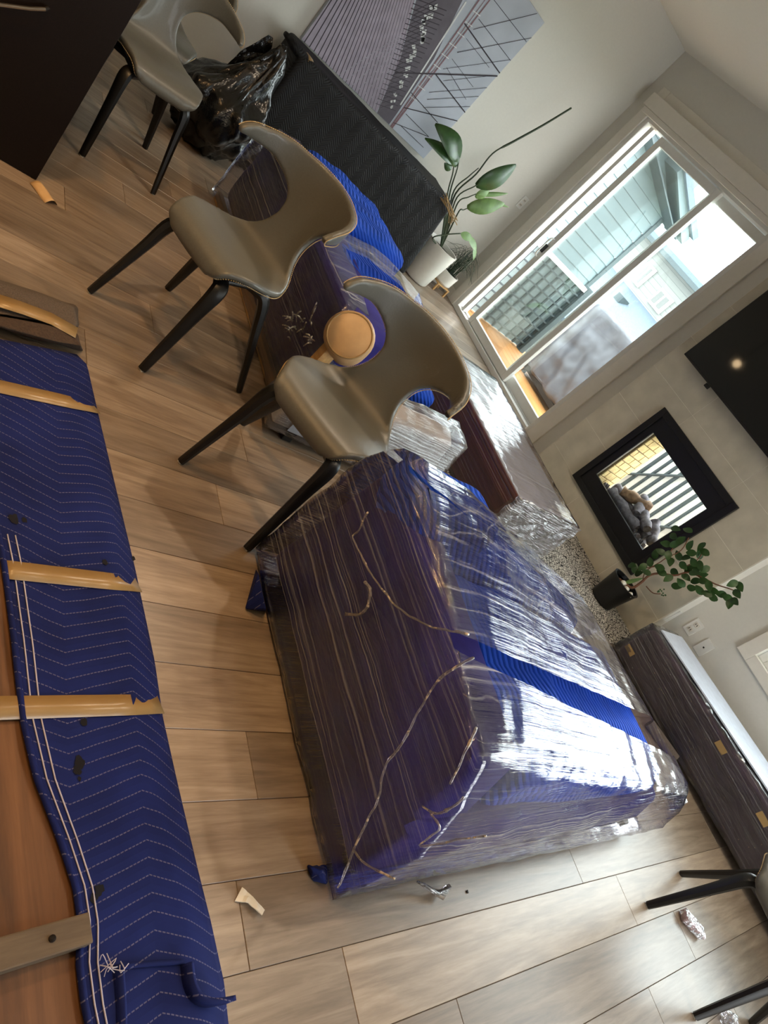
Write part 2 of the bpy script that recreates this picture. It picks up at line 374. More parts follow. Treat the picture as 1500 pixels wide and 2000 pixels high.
# ---- window 2
win = empty('window_1', (0, 0, 0), kind='structure', label='white framed window right of the fireplace')
vbw = lambda *a, **k: vb(*a, p=win, **k)
vbw('casing', -1.09, WX0, YB-.02, YB, .514, 2.36, mat='trim'); vbw('casing', WX1, WX1+.09, YB-.02, YB, .514, 2.36, mat='trim'); vbw('casing', WX0, WX1, YB-.02, YB, .514, WZ0, mat='trim'); vbw('casing', WX0, WX1, YB-.02, YB, WZ1, 2.36, mat='trim')
vbw('frame', WX0, WX0+.05, YB+.03, YB+.1, WZ0, WZ1); vbw('frame', WX1-.05, WX1, YB+.03, YB+.1, WZ0, WZ1); vbw('frame', WX0+.05, WX1-.05, YB+.03, YB+.1, WZ0, WZ0+.05); vbw('frame', WX0+.05, WX1-.05, YB+.03, YB+.1, WZ1-.05, WZ1); vbw('mullion', -.03, .03, YB+.03, YB+.1, WZ0+.05, WZ1-.05)
vbw('pane', WX0+.05, -.03, YB+.06, YB+.066, WZ0+.05, WZ1-.05, mat='glass', bev=0); vbw('pane', .03, WX1-.05, YB+.06, YB+.066, WZ0+.05, WZ1-.05, mat='glass', bev=0)
win_added = empty('added_window', (0, 0, 0), kind='structure', label='unseen window added in the right wall for daylight')
for y0, y1 in ((2.0, 2.06), (3.34, 3.4), (2.67, 2.73)): vb('frame', XR+.04, XR+.1, y0, y1, .3, 2.4, p=win_added)  # unseen opening, added to let daylight in from the right
# warm ceiling lights over the kitchen side, behind the viewer, plus two added fills
def potlight(x, y, e, w):
    t = empty('ceiling_light', (x, y, CEIL), label='round recessed warm ceiling light '+w, cat='lamp', group='recessed ceiling lights')
    bm = lathe([(.075, -.006), (.085, -.006), (.085, 0), (.06, 0), (.06, -.004)], 24); obj('ring', bm, 'trim', t)
    l = bpy.data.lights.new('bulb', 'SPOT'); l.energy = e; l.color = (1.0, .58, .25) if y < 1 else (1.0, .78, .56); l.shadow_soft_size = .05; l.spot_size = math.radians(130); l.spot_blend = .8
    lo = bpy.data.objects.new('bulb', l); COL.objects.link(lo); lo.parent = t; lo.location = (0, 0, -.03)
for x, y, e, w in ((-2.2, .1, 80, 'nearest the island end'), (-.8, -.1, 66, 'over the wooden tabletop'), (-2.2, -2.0, 60, 'above the far side of the island'), (-.4, -2.0, 60, 'deepest behind the viewer, right of the island'), (-2.5, 2.2, 70, 'added as fill above the wrapped loveseat'), (-.5, 2.6, 55, 'added as fill above the wrapped sofa')): potlight(x, y, e, w)  # last two are added fill for the fireplace wall
pn = empty('pendant_lamp', (-4.6, 1.0, CEIL), label='small warm globe pendant hanging above the trash bag, out of frame', cat='lamp')
obj('cord', tb([(0, 0, 0), (0, 0, -1.02)], .003, 6), 'black', pn); obj('canopy', lathe([(.05, -.02), (.06, 0)], 20), 'black', pn); obj('socket', lathe([(.018, -1.07), (.022, -1.02)], 14), 'black', pn)
t = NT('lit_globe'); t.b.inputs['Emission Color'].default_value = (1, .7, .38, 1); t.b.inputs['Emission Strength'].default_value = 14; M['globe'] = t.m
g_ = bmesh.new(); bmesh.ops.create_uvsphere(g_, u_segments=20, v_segments=12, radius=.045); bmesh.ops.transform(g_, matrix=Matrix.Translation((0, 0, -1.11)), verts=g_.verts[:]); obj('globe', g_, 'globe', pn, True)
# ================================================================ FIREPLACE, TV, WALL PLATES
fp = empty('fireplace', (-2.25, YC, .2), label='black framed gas fireplace with glass front set in beige tile', cat='fireplace')
def FB(name, x0, x1, y0, y1, z0, z1, mat='black', parent=None, bev=.003, **k):
    o = obj(name, bx(x0+2.25, x1+2.25, y0-YC, y1-YC, z0-.2, z1-.2, bev=bev, **k), mat, parent or fp); return o
OX0, OX1, OZ0, OZ1 = -2.70, -1.795, .205, 1.007
FB('outer_frame', OX0, OX0+.05, YC-.025, YC-.002, OZ0, OZ1); FB('outer_frame', OX1-.05, OX1, YC-.025, YC-.002, OZ0, OZ1); FB('outer_frame', OX0+.05, OX1-.05, YC-.025, YC-.002, OZ0, OZ0+.05); FB('outer_frame', OX0+.05, OX1-.05, YC-.025, YC-.002, OZ1-.05, OZ1)
FB('lower_panel', FX0+.001, FX1-.001, YC-.012, YC+.02, FZ0-.03, FZ0+.08); FB('upper_panel', FX0+.001, FX1-.001, YC-.012, YC+.02, FZ1-.085, FZ1+.03)
FB('side_strip', FX0-.05, FX0+.005, YC-.012, YC-.003, FZ0-.03, FZ1+.03); FB('side_strip', FX1-.005, FX1+.05, YC-.012, YC-.003, FZ0-.03, FZ1+.03)
FB('glass_front', FX0+.005, FX1-.005, YC+.004, YC+.008, FZ0+.08, FZ1-.085, mat='glass', bev=0)
FD = YB+.15
FB('firebox_floor', FX0, FX1, YC+.021, FD, FZ0+.001, FZ0+.03); FB('firebox_roof', FX0, FX1, YC+.021, FD, FZ1-.03, FZ1-.001)
M['brick'] = plain('cream_firebrick', S(214, 184, 128), .8, noise_scale=24, var=.2, bump=.5); M['mortar'] = plain('brick_mortar', S(120, 98, 64), .9)
lin = FB('brick_liner', FX0+.0005, FX0+.012, YC+.021, FD, FZ0+.031, FZ1-.031, mat='mortar', bev=0)
linr = FB('brick_liner', FX1-.012, FX1-.0005, YC+.021, FD, FZ0+.031, FZ1-.031, mat='mortar', bev=0)
bh, bl = .062, .105
for side, ln in ((0, lin), (1, linr)):
    for r in range(10):
        z0 = FZ0+.033+r*bh
        if z0+bh > FZ1-.03: break
        y = YC+.021-(bl/2 if r % 2 else 0)
        while y < FD-.01:
            y0, y1 = max(y, YC+.022)+.003, min(y+bl, FD)-.003
            if y1-y0 > .02:
                X = FX0+.012 if not side else FX1-.020
                FB('brick', X, X+.008, y0, y1, z0+.003, z0+bh-.003, mat='brick', parent=ln, bev=.002, seg=1)
            y += bl
M['log'] = plain('charred_log', S(104, 98, 104), .8, noise_scale=40, var=.45, bump=.8); M['logbrown'] = plain('brown_log', S(134, 104, 78), .8, noise_scale=40, var=.45, bump=.8)
def log(p, q, r, mat, sd):
    P = [Vector(p).lerp(Vector(q), t/7) for t in range(8)]; bm = tb([v-Vector((-2.25, YC, .2)) for v in P], [r*(1+.18*math.sin(sd+i*1.9)) for i in range(8)], 12); crumple(bm, .008, 26, sd)
    obj('log', bm, mat, fp, smooth=50)
zz = FZ0+.12
log((-2.5, 4.70, zz-.02), (-2.02, 4.68, zz-.01), .045, 'log', 1); log((-2.45, 4.6, zz-.03), (-2.1, 4.62, zz-.02), .04, 'log', 2); log((-2.42, 4.63, zz+.03), (-2.22, 4.73, zz+.11), .04, 'logbrown', 3); log((-2.2, 4.62, zz+.03), (-2.33, 4.74, zz+.12), .035, 'log', 4); log((-2.05, 4.6, zz+.04), (-2.25, 4.72, zz+.06), .036, 'log', 5); log((-1.96, 4.66, zz), (-2.12, 4.74, zz+.09), .036, 'log', 6)
for i in range(14): log((-2.52+i*.042, 4.585+.02*(i % 3), zz-.05), (-2.50+i*.042, 4.61, zz-.045), .02, 'log', 7+i)
# TV
tv = empty('television', (-2.29, YC-.003, 1.31), label='large black flat television mounted above the fireplace', cat='television')
def TB(name, x0, x1, y0, y1, z0, z1, mat, bev=.004): return obj(name, bx(x0+2.29, x1+2.29, y0-YC+.003, y1-YC+.003, z0-1.31, z1-1.31, bev=bev), mat, tv)
t = NT('dark_screen'); t.link(t.ramp(t.noise(t.coords(), 3), [(.3, (.006, .006, .007, 1)), (.7, (.008, .008, .009, 1))]), t.b.inputs['Base Color']); t.b.inputs['Roughness'].default_value = .05; M['screen'] = t.m
TB('housing', -2.905, -1.675, YC-.10, YC-.05, 1.312, 2.01, 'black'); TB('screen', -2.897, -1.683, YC-.1015, YC-.1001, 1.326, 2.002, 'screen', bev=0); TB('wall_mount', -2.5, -2.08, YC-.0499, YC-.003, 1.45, 1.85, 'black')
TB('cable_clip', -2.62, -2.59, YC-.09, YC-.06, 1.285, 1.3115, 'black')
# wall plates
def plate(c, ax, label, w=.072, h=.116, slots=2, blank=False):
    t = empty('outlet_plate', c, label=label, cat='outlet')
    if ax == 'Y': f = lambda x0, x1, z0, z1, d0, d1: bx(x0, x1, -d1, -d0, z0, z1, bev=.002)
    else: f = lambda x0, x1, z0, z1, d0, d1: bx(d0, d1, x0, x1, z0, z1, bev=.002)
    obj('cover', f(-w/2, w/2, -h/2, h/2, .0005, .007), 'vinyl', t)
    if blank: obj('screw', f(-.005, .005, -.005, .005, .007, .0085), 'black', t)
    else:
        for s in (-1, 1):
            k = obj('socket', f(-.017, .017, s*.024-.015, s*.024+.015, .007, .009), 'trim', t)
            for q in (-1, 1): obj('slot', f(q*.007-.0015, q*.007+.0015, s*.024-.006, s*.024+.006, .009, .0095), 'black', k)
plate((-1.326, YB, .354), 'Y', 'white double socket plate on the wall beside the fireplace, nearer the tile')
plate((-1.184, YB, .342), 'Y', 'white plate with one dark centre hole next to the socket plate', blank=True)
pp = onX(1020, 395, XA); plate((XA, pp.y, pp.z), 'X', 'pale socket plate on the canvas wall left of the patio door')
pv = empty('vent_plate', (CX1+.0065, YC+.06, .29), label='slim upright white plate on the side of the tiled fireplace breast', cat='plate')
obj('cover', bx(0, .006, -.02, .02, -.06, .06, bev=.002), 'vinyl', pv); obj('slot', bx(.006, .0065, -.004, .004, -.045, .045), 'trim', pv)
# ================================================================ CANVAS PRINT on the left wall
AX = XA+.042
art = empty('canvas_print', (XA+.001, 2.78, .74), label='large canvas photograph of a bridge walkway and cables on the left wall', cat='picture')
AY0, AY1, AZ0, AZ1 = 2.115, 3.455, .74, 2.0
M['canvas'] = plain('canvas_sky', S(176, 182, 192), .75, noise_scale=2.2, var=.14)
for nm, c in (('plankprint', (156, 146, 158)), ('lineprint', (52, 44, 52)), ('steelprint', (92, 86, 94)), ('redprint', (128, 96, 100)), ('whiteprint', (206, 208, 206)), ('greyprint', (150, 148, 156))): M[nm] = plain('print_'+nm, S(*c), .75, var=.12, noise_scale=14)
def A(name, bm, mat):
    bmesh.ops.transform(bm, matrix=Matrix.Translation((-XA-.001, -2.78, -.74)), verts=bm.verts[:]); return obj(name, bm, mat, art)
A('canvas', bx(XA+.001, AX, AY0, AY1, AZ0, AZ1, bev=.003), 'canvas')
def apt(px, py):
    p = onX(px, py, AX); return (min(max(p.y, AY0+.003), AY1-.003), min(max(p.z, AZ0+.003), AZ1-.003))
def aquad(bm, pts, d):
    vs = [bm.verts.new((AX+d, y, z)) for y, z in pts]; bm.faces.new(vs)
def clipln(a, b):
    # clip a segment to the canvas
    (y0, z0), (y1, z1) = a, b; t0, t1 = 0.0, 1.0
    for p, d, lo, hi in ((y0, y1-y0, AY0, AY1), (z0, z1-z0, AZ0, AZ1)):
        if abs(d) < 1e-9:
            if p < lo or p > hi: return None
            continue
        ta, tb_ = (lo-p)/d, (hi-p)/d
        if ta > tb_: ta, tb_ = tb_, ta
        t0, t1 = max(t0, ta), min(t1, tb_)
    if t0 >= t1: return None
    return (y0+(y1-y0)*t0, z0+(z1-z0)*t0), (y0+(y1-y0)*t1, z0+(z1-z0)*t1)
def aline(bm, p, q, w, d):
    a, c = onX(p[0], p[1], AX), onX(q[0], q[1], AX); r = clipln((a.y, a.z), (c.y, c.z))
    if not r: return
    (y0, z0), (y1, z1) = r; L = math.hypot(y1-y0, z1-z0)
    if L < .002: return
    ny, nz = -(z1-z0)/L*w/2, (y1-y0)/L*w/2
    aquad(bm, [(y0+ny, z0+nz), (y1+ny, z1+nz), (y1-ny, z1-nz), (y0-ny, z0-nz)], d)
def zp(x, y): return (560+x*520/1500, y*520/1500)     # study-crop pixel to photo pixel
# boardwalk planks on the left of the print
b = bmesh.new(); aquad(b, [apt(*zp(-60, 360)), apt(*zp(250, -60)), apt(*zp(735, -60)), apt(*zp(640, 330)), apt(*zp(500, 640)), apt(*zp(420, 720)), apt(*zp(200, 640))], .0006); A('print_boardwalk', b, 'plankprint')
b = bmesh.new(); K = 26
for i in range(K):
    t = (i/(K-1))**.75; x0 = 60+t*520; y0 = 190+t*430; x1 = 200+t*530-0*t; y1 = -20
    aline(b, zp(x0-40, y0+60), zp(x1+ (1-t)*40, y1-30), .008*(1-.75*t), .001)
A('print_board_gaps', b, 'lineprint')
b = bmesh.new()
for i in range(7):
    x0 = 300+i*30; aline(b, zp(x0, 420+i*34), zp(640+i*8, 200+i*10), .004, .0012)
A('print_handrail', b, 'greyprint')
# steel truss band
b = bmesh.new(); aquad(b, [apt(*zp(735, -20)), apt(*zp(1000, -20)), apt(*zp(830, 330)), apt(*zp(620, 640)), apt(*zp(560, 720)), apt(*zp(505, 640)), apt(*zp(640, 330))], .0014); A('print_truss', b, 'steelprint')
b = bmesh.new()
for i in range(16):
    t = i/16; cx_, cy_ = 830-t*260, 60+t*580; s = 46*(1-.65*t)
    for q in range(2):
        ox, oy = random.uniform(-.6, .6)*s, random.uniform(-.5, .5)*s
        aquad(b, [apt(*zp(cx_+ox-s*.4, cy_+oy-s*.3)), apt(*zp(cx_+ox+s*.25, cy_+oy-s*.42)), apt(*zp(cx_+ox+s*.15, cy_+oy+s*.3)), apt(*zp(cx_+ox-s*.3, cy_+oy+s*.4))], .0018)
A('print_truss_gaps', b, 'whiteprint')['kind'] = 'stuff'
b = bmesh.new()
for i in range(22):
    t = i/22; aline(b, zp(740-t*230-20, -10+t*620), zp(900-t*300, 60+t*590), .006*(1-.5*t), .0022); aline(b, zp(860-t*260, -10+t*620), zp(720-t*200, 60+t*570), .005*(1-.5*t), .0023)
A('print_truss_bars', b, 'lineprint')
b = bmesh.new()
for dx in (0, 34, 60): aline(b, zp(1090+dx, -10), zp(570+dx*.2, 735), .010 if dx != 34 else .005, .0026)
A('print_main_cables', b, 'redprint')
b = bmesh.new()
for i in range(9): t = i/9; aline(b, zp(1050-t*400, 60+t*540), zp(1090-t*400, 90+t*540), .006, .0028)
aline(b, zp(1010, 10), zp(640, 590), .012, .0025); A('print_pale_girder', b, 'whiteprint')
b = bmesh.new()
for p, q, w in (((610, 408), (1190, 428), .010), ((1000, 130), (1200, 412), .009), ((840, 420), (1005, 634), .008), ((660, 605), (965, 682), .007), ((1160, -10), (1350, 235), .004), ((1080, 105), (1260, 340), .004), ((1050, 165), (1410, 75), .004), ((960, 295), (1380, 212), .004), ((880, 388), (1260, 336), .003), ((880, 455), (1160, 425), .003), ((800, 520), (1130, 494), .003), ((790, 560), (1080, 543), .003), ((770, 605), (1040, 600), .003), ((700, 520), (850, 690), .005), ((600, 690), (800, 770), .005), ((670, 640), (800, 770), .004), ((640, 705), (770, 830), .004), ((1010, 215), (1140, 380), .003), ((930, 330), (1050, 490), .003), ((900, 380), (1010, 560), .003)): aline(b, zp(*p), zp(*q), w, .003)
A('print_stay_cables', b, 'lineprint')
# ================================================================ KITCHEN ISLAND
isl = empty('kitchen_island', (-3.4, -.3, 0), label='dark espresso kitchen island with a bar handle at the top left', cat='island')
def IB(name, x0, x1, y0, y1, z0, z1, mat, bev=.003): return obj(name, bx(x0+3.4, x1+3.4, y0+.3, y1+.3, z0, z1, bev=bev), mat, isl)
IB('body', -3.9, -2.892, -1.6, .648, .002, .88, 'espresso'); IB('worktop', -3.95, -2.87, -1.65, .66, .8805, .92, 'potwhite')
hp = [onX(*p, -2.865) for p in ((-40, 2), (0, 9), (60, 17), (88, 18))]
IBh = obj('handle', tb([Vector(p)-Vector((-3.4, -.3, 0)) for p in hp]+[Vector((-2.893, hp[-1].y+.01, hp[-1].z))-Vector((-3.4, -.3, 0))], .006), 'steel', isl)
# ================================================================ DINING CHAIRS
def profile():
    pts = [(-.158, .400), (-.166, .424), (-.146, .446), (-.08, .452), (0, .445), (.08, .438), (.15, .447), (.195, .48), (.225, .545), (.245, .62), (.258, .70), (.268, .78), (.272, .845)]
    P = smoothpts([(0, y, z) for y, z in pts], 8); L = [0]
    for i in range(1, len(P)): L.append(L[-1]+(P[i]-P[i-1]).length)
    return P, L
PP, PLN = profile(); PT = PLN[-1]
def prof_at(s):
    s = min(max(s, 0), PT)
    for i in range(1, len(PLN)):
        if PLN[i] >= s:
            k = (s-PLN[i-1])/(PLN[i]-PLN[i-1]+1e-9); return PP[i-1].lerp(PP[i], k)
    return PP[-1]
def s_at(kind, val):
    best = None
    for i, p in enumerate(PP):
        if kind == 'y' and (p.z > .47 or PLN[i] < .02): continue
        if kind == 'z' and p.y < .16: continue
        d = abs((p.y if kind == 'y' else p.z)-val)
        if best is None or d < best[0]: best = (d, PLN[i])
    return best[1]
S_BEND = s_at('z', .46)
def shell_map(t, s):
    p = prof_at(s); back = min(max((s-S_BEND)/.16, 0), 1); back = back*back*(3-2*back)
    r = .27; a = t/r
    seat = Vector((t, p.y, p.z+.25*t*t*(1-back)*min(1, s/.12) - 1.2*max(0, abs(t)-.165)**2*(1-back)))
    wrap = Vector((r*math.sin(a), p.y-(r-r*math.cos(a)), p.z))
    return seat.lerp(wrap, back)
half = [(0, 0), (.08, .004), (.145, .018), (.19, s_at('y', -.115)), (.216, s_at('y', -.05)), (.224, s_at('y', .02)), (.214, s_at('y', .09)), (.185, s_at('y', .15)), (.145, s_at('z', .49)), (.11, s_at('z', .545)), (.097, s_at('z', .60)), (.105, s_at('z', .65)), (.135, s_at('z', .69)), (.185, s_at('z', .722)), (.255, s_at('z', .745)), (.33, s_at('z', .745)), (.39, s_at('z', .736)), (.42, s_at('z', .742)), (.428, s_at('z', .765)), (.39, s_at('z', .788)), (.32, s_at('z', .805)), (.24, s_at('z', .822)), (.16, s_at('z', .834)), (.08, PT-.003), (0, PT)]
hp_ = smoothpts([(a, b_, 0) for a, b_ in half], 5)
outl = [(p.x, min(p.y, PT)) for p in hp_] + [(-p.x, min(p.y, PT)) for p in hp_[-2:0:-1]]
def make_shell():
    co = [Vector(p) for p in outl]; n = len(co); ed = [(i, (i+1) % n) for i in range(n)]
    def inside(x, y):
        c = False; j = n-1
        for i in range(n):
            if (co[i].y > y) != (co[j].y > y) and x < (co[j].x-co[i].x)*(y-co[i].y)/(co[j].y-co[i].y)+co[i].x: c = not c
            j = i
        return c
    g = .019; y = g
    while y < PT:
        x = -.43
        while x < .43:
            if inside(x, y) and min((co[i]-Vector((x, y))).length for i in range(n)) > g*.6: co.append(Vector((x, y)))
            x += g
        y += g
    vs, es, fs, *_ = delaunay_2d_cdt(co, ed, [], 1, 1e-6)
    bm = bmesh.new(); bv = [bm.verts.new(shell_map(v.x, v.y)) for v in vs]
    for f in fs: bm.faces.new([bv[i] for i in f])
    return bm
chair0 = empty('dining_chair', (0, 0, 0), cat='chair', label='chair')
sh = obj('seat_shell', make_shell(), 'leather', chair0, smooth=True)
md = sh.modifiers.new('thickness', 'SOLIDIFY'); md.thickness = .024; md.offset = -1; subsurf(sh, 1)
b = bmesh.new(); acc = 0; n = len(outl)
for i in range(n):
    p = Vector(outl[i]); q = Vector(outl[(i+1) % n]); 
    for k in range(2):
        a0 = p.lerp(q, k/2+.08); a1 = p.lerp(q, k/2+.36); cs = .985
        c3 = [shell_map(v.x*cs, PT*.5+(v.y-PT*.5)*cs) for v in (a0, a1)]
        d = shell_map(a0.x, a0.y)-c3[0]
        u0 = c3[0]+d*.6; u1 = c3[1]+d*.6+d*.25
        if (u1-u0).length > .002: tube(b, [u0, u1], .0018, 5)
obj('stitching', b, 'stitch', sh)['kind'] = 'stuff'
b = bx(-.13, .13, -.11, .12, .392, .412, bev=.008); obj('seat_mount', b, 'black', chair0)
for sx, sy, fx, fy in ((-1, -1, .183, .23), (1, -1, .183, .23), (-1, 1, .278, .23), (1, 1, .278, .23)):
    pts = smoothpts([(sx*.07, sy*.06, .395), (sx*.12, sy*.10, .395), (sx*.155, sy*.130, .378), (sx*(.155+(fx-.155)*.36), sy*(.13+(fy-.13)*.34), .25), (sx*fx, sy*fy, .004)], 5)
    N = len(pts); rr = [.030 if i < N*.5 else .030-.015*(i-N*.5)/(N*.5) for i in range(N)]
    lg = obj('leg', tb(pts, rr, 8, flat=.8), 'black', chair0, smooth=40)
    f = obj('foot_cap', bx(sx*fx-.008, sx*fx+.008, sy*fy-.008, sy*fy+.008, 0, .004), 'trim', lg)
def place(o, c, th, label):
    o.location = (c[0], c[1], 0); o.rotation_euler = (0, 0, math.radians(th)); tag(o, label, 'chair', 'taupe leather dining chairs')
place(chair0, (-2.27, 1.125), 28.5, 'taupe leather chair in the middle of the three, in front of the wrapped blue loveseat')
ch = dup_tree(chair0); place(ch, (-1.580, 1.405), 34.5, 'taupe leather chair with a scuffed back horn, pushed against the film-wrapped sofa')
# the near chair's horn is scuffed: cracked dark leather round its tip
t = NT('scuffed_leather'); v = t.coords(); vd = t.new('ShaderNodeVectorMath', operation='DISTANCE'); t.link(v, vd.inputs[0]); vd.inputs[1].default_value = (.27, .02, .76)
msk = t.math('MULTIPLY', t.math('MULTIPLY_ADD', vd.outputs['Value'], -9.0, 1.15, clamp=True), t.math('MULTIPLY_ADD', t.noise(v, 55, 5, .7), 7.0, -3.1, clamp=True))
t.link(t.mix(msk, S(92, 92, 85), S(34, 27, 22)), t.b.inputs['Base Color']); t.b.inputs['Roughness'].default_value = .42; t.bump(t.noise(v, 140), .1, .004); M['scuffed'] = t.m
sc = [c for c in ch.children if c.name.startswith('seat_shell')][0]; sc.material_slots[0].link = 'OBJECT'; sc.material_slots[0].material = M['scuffed']
ch = dup_tree(chair0); place(ch, (-3.60, .985), 101, 'taupe leather chair partly hidden by the dark kitchen island')
ch = dup_tree(chair0); place(ch, (-4.2, 1.05), 90, 'taupe leather chair farthest back at the top edge, behind the chair by the island')
ch = dup_tree(chair0); place(ch, (.19, 3.22), -3.4, 'taupe chair cut off by the right edge, only legs in view')
# ================================================================ FILM-WRAPPED SOFA
sofa = empty('wrapped_sofa', (-.76, 2.2, 0), label='large sofa wrapped in blue moving blankets and clear stretch film', cat='sofa')
def SP(name, bm, mat, smooth=40, parent=None, label=None):
    bmesh.ops.transform(bm, matrix=Matrix.Translation((.76, -2.2, 0)), verts=bm.verts[:]); return obj(name, bm, mat, parent or sofa, smooth, label)
def soft(x0, x1, y0, y1, z0, z1, bev, amp=.012, fr=5, sd=1, ln=.08):
    bm = bx(x0, x1, y0, y1, z0, z1, bev=bev, seg=4); refine(bm, ln); crumple(bm, amp, fr, sd); return bm
SP('base', bevhull([Vector(p) for p in ((-1.24, 1.37, .05), (-.27, 1.37, .05), (-1.24, 1.37, .3), (-.29, 1.37, .3), (-1.12, 3.12, .08), (-.3, 3.06, .08), (-1.1, 3.1, .22), (-.34, 3.04, .24))], .03), 'navy')
SP('backrest', bevhull([(-1.26, 1.37, .05), (-.28, 1.37, .05), (-1.24, 1.40, .56), (-.36, 1.40, .535), (-1.24, 1.62, .55), (-.38, 1.62, .50), (-1.26, 1.66, .05), (-.28, 1.66, .05)], .035), 'navy', True)
SP('armrest', soft(-1.25, -1.02, 1.40, 1.80, .28, .655, .07), 'blue', True)
SP('armrest', bevhull([(-1.25, 1.7, .28), (-1.0, 1.7, .28), (-1.22, 1.7, .60), (-1.03, 1.7, .58), (-1.14, 2.75, .40), (-1.03, 2.75, .38), (-1.14, 2.85, .2), (-1.0, 2.85, .2)], .03), 'blue', True)
SP('seat_cushion', soft(-1.0, -.33, 1.64, 2.06, .29, .475, .05, .014, 7, 2), 'blue', True)
SP('seat_cushion', bevhull([Vector(p) for p in ((-1.0, 2.07, .2), (-.33, 2.07, .2), (-1.0, 2.07, .44), (-.36, 2.07, .42), (-1.0, 3.10, .2), (-.36, 3.05, .2), (-1.0, 3.08, .30), (-.42, 3.02, .31))], .03), 'blue', True)
for lx, ly in ((-1.2, 1.45), (-.32, 1.45), (-1.2, 3.0), (-.32, 3.0)): SP('leg', lathe([(.018, 0), (.028, .075)], 12, lx, ly), 'black')
fpts = [(-1.295, 1.335, .02), (-.235, 1.335, .02), (-1.285, 1.345, .50), (-1.265, 1.36, .58), (-1.22, 1.37, .66), (-1.16, 1.39, .695), (-1.08, 1.39, .66), (-.85, 1.345, .575), (-.43, 1.345, .565), (-.36, 1.35, .545), (-.29, 1.345, .44), (-.235, 1.34, .3),
        (-1.14, 1.62, .68), (-1.08, 1.8, .65), (-.40, 1.56, .56), (-.33, 1.7, .50), (-.25, 1.6, .34),
        (-1.12, 2.5, .48), (-1.15, 2.8, .425), (-1.15, 3.3, .26), (-1.18, 3.32, .1), (-.31, 3.10, .325), (-.36, 3.19, .32), (-.27, 3.15, .24), (-.245, 3.17, .14), (-.26, 3.15, .06), (-.45, 3.24, .3), (-.7, 3.3, .28)]
fb = hull([Vector(p) for p in fpts]); refine(fb, .05, 7)
# two openings between the film bands where the bare blanket shows
def cutband(bm, p1, q1, p2, q2, z, zmin):
    a1, a2 = onZ(*p1, z), onZ(*q1, z); c1, c2 = onZ(*p2, z), onZ(*q2, z); O = Vector((0, 0, H))
    n1 = (a1-O).cross(a2-O).normalized(); n2 = (c1-O).cross(c2-O).normalized()
    mid = (a1+a2+c1+c2)/4
    if n1.dot(mid-O) < 0: n1 = -n1
    if n2.dot(mid-O) < 0: n2 = -n2
    for nn in (n1, n2): bmesh.ops.bisect_plane(bm, geom=bm.verts[:]+bm.edges[:]+bm.faces[:], plane_co=O, plane_no=nn, dist=1e-5)
    return n1, n2, mid
O = Vector((0, 0, H)); dele = []
for p1, q1, p2, q2, e1, e2 in (((905, 1240), (1215, 1375), (905, 1275), (1240, 1440), (905, 1258), (1206, 1396)), ((765, 880), (905, 1000), (745, 880), (870, 975), (752, 878), (905, 1010))):
    pass
    n1, n2, mid = cutband(fb, p1, q1, p2, q2, .48, .3)
    s1, s2 = onZ(*e1, .48), onZ(*e2, .48); ax = (s2-s1).normalized()
    for f in fb.faces:
        c = f.calc_center_median(); 
        if c.z < .22: continue
        if n1.dot(c-O) > 0 and n2.dot(c-O) > 0 and f.normal.z > .45:
            d = c-O; k = ((s1+s2)/2-O).length/d.length; w = (O+d*k-s1).dot(ax)
            if 0 < w < (s2-s1).length: dele.append(f)
bmesh.ops.delete(fb, geom=list(set(dele)), context='FACES')
SP('stretch_film', crumple(fb, .007, 7, 4, (1, 1, 3)), 'film', True, label='clear stretch film in overlapping bands')
def rope(pix, plane, rad, mat='filmrope', parent=sofa, org=(-.76, 2.2, 0), name='rolled_film_edge', sd=0):
    P = []
    for px, py in pix:
        P.append(onY(px, py, plane) if plane > 1 else onZ(px, py, plane))
    P = smoothpts(P, 7); rr = [rad*(.6+.9*abs(mnoise.noise(Vector((i*.37+sd, sd, 0))))) for i in range(len(P))]
    P = [p+Vector((mnoise.noise(p*30), mnoise.noise(p*30+Vector((5, 0, 0))), mnoise.noise(p*30+Vector((0, 9, 0)))))*.004-Vector(org) for p in P]
    return obj(name, tb(P, rr, 6), mat, parent, True)
rope([(718, 1000), (702, 1035), (690, 1050), (704, 1085), (735, 1135), (775, 1185), (835, 1220), (915, 1240)], 1.318, .004, sd=1)
rope([(712, 1135), (724, 1150), (718, 1180), (700, 1200), (675, 1198)], 1.318, .006, sd=2)
rope([(925, 1285), (860, 1325), (825, 1375), (790, 1445), (752, 1500), (738, 1560), (715, 1610), (695, 1650), (660, 1735)], 1.318, .0045, sd=3)
rope([(930, 1420), (905, 1480), (880, 1530)], 1.318, .004, sd=4)
rope([(825, 1575), (850, 1590), (880, 1580), (905, 1555)], 1.318, .004, sd=5); rope([(690, 1660), (720, 1690), (770, 1715)], 1.318, .004, sd=6); rope([(840, 1590), (858, 1620), (820, 1652), (948, 1632)], 1.318, .003, sd=7)
b = bmesh.new()
for i in range(5): tube(b, [onZ(815+i*3, 1722+i, .05)+Vector((.76, -2.2, 0)), onZ(840+i*4, 1738+i*2, .03)+Vector((.76, -2.2, 0)), onZ(865+i*3, 1752-i*5, .02)+Vector((.76, -2.2, 0))], [.003, .006, .009], 5)
obj('film_tail', b, 'filmclear', sofa, True)
b = bmesh.new(); 
for i in range(9):
    c = onY(1318+random.uniform(-14, 18), 1548+random.uniform(-16, 14), 3.18)-Vector((-.76, 2.2, 0)); q = bmesh.new(); bmesh.ops.create_icosphere(q, subdivisions=2, radius=.022); crumple(q, .014, 40, i)
    bmesh.ops.transform(q, matrix=Matrix.Translation(c), verts=q.verts[:]); me = bpy.data.meshes.new('t'); q.to_mesh(me); q.free(); b.from_mesh(me)
obj('film_knot', b, 'filmclear', sofa)
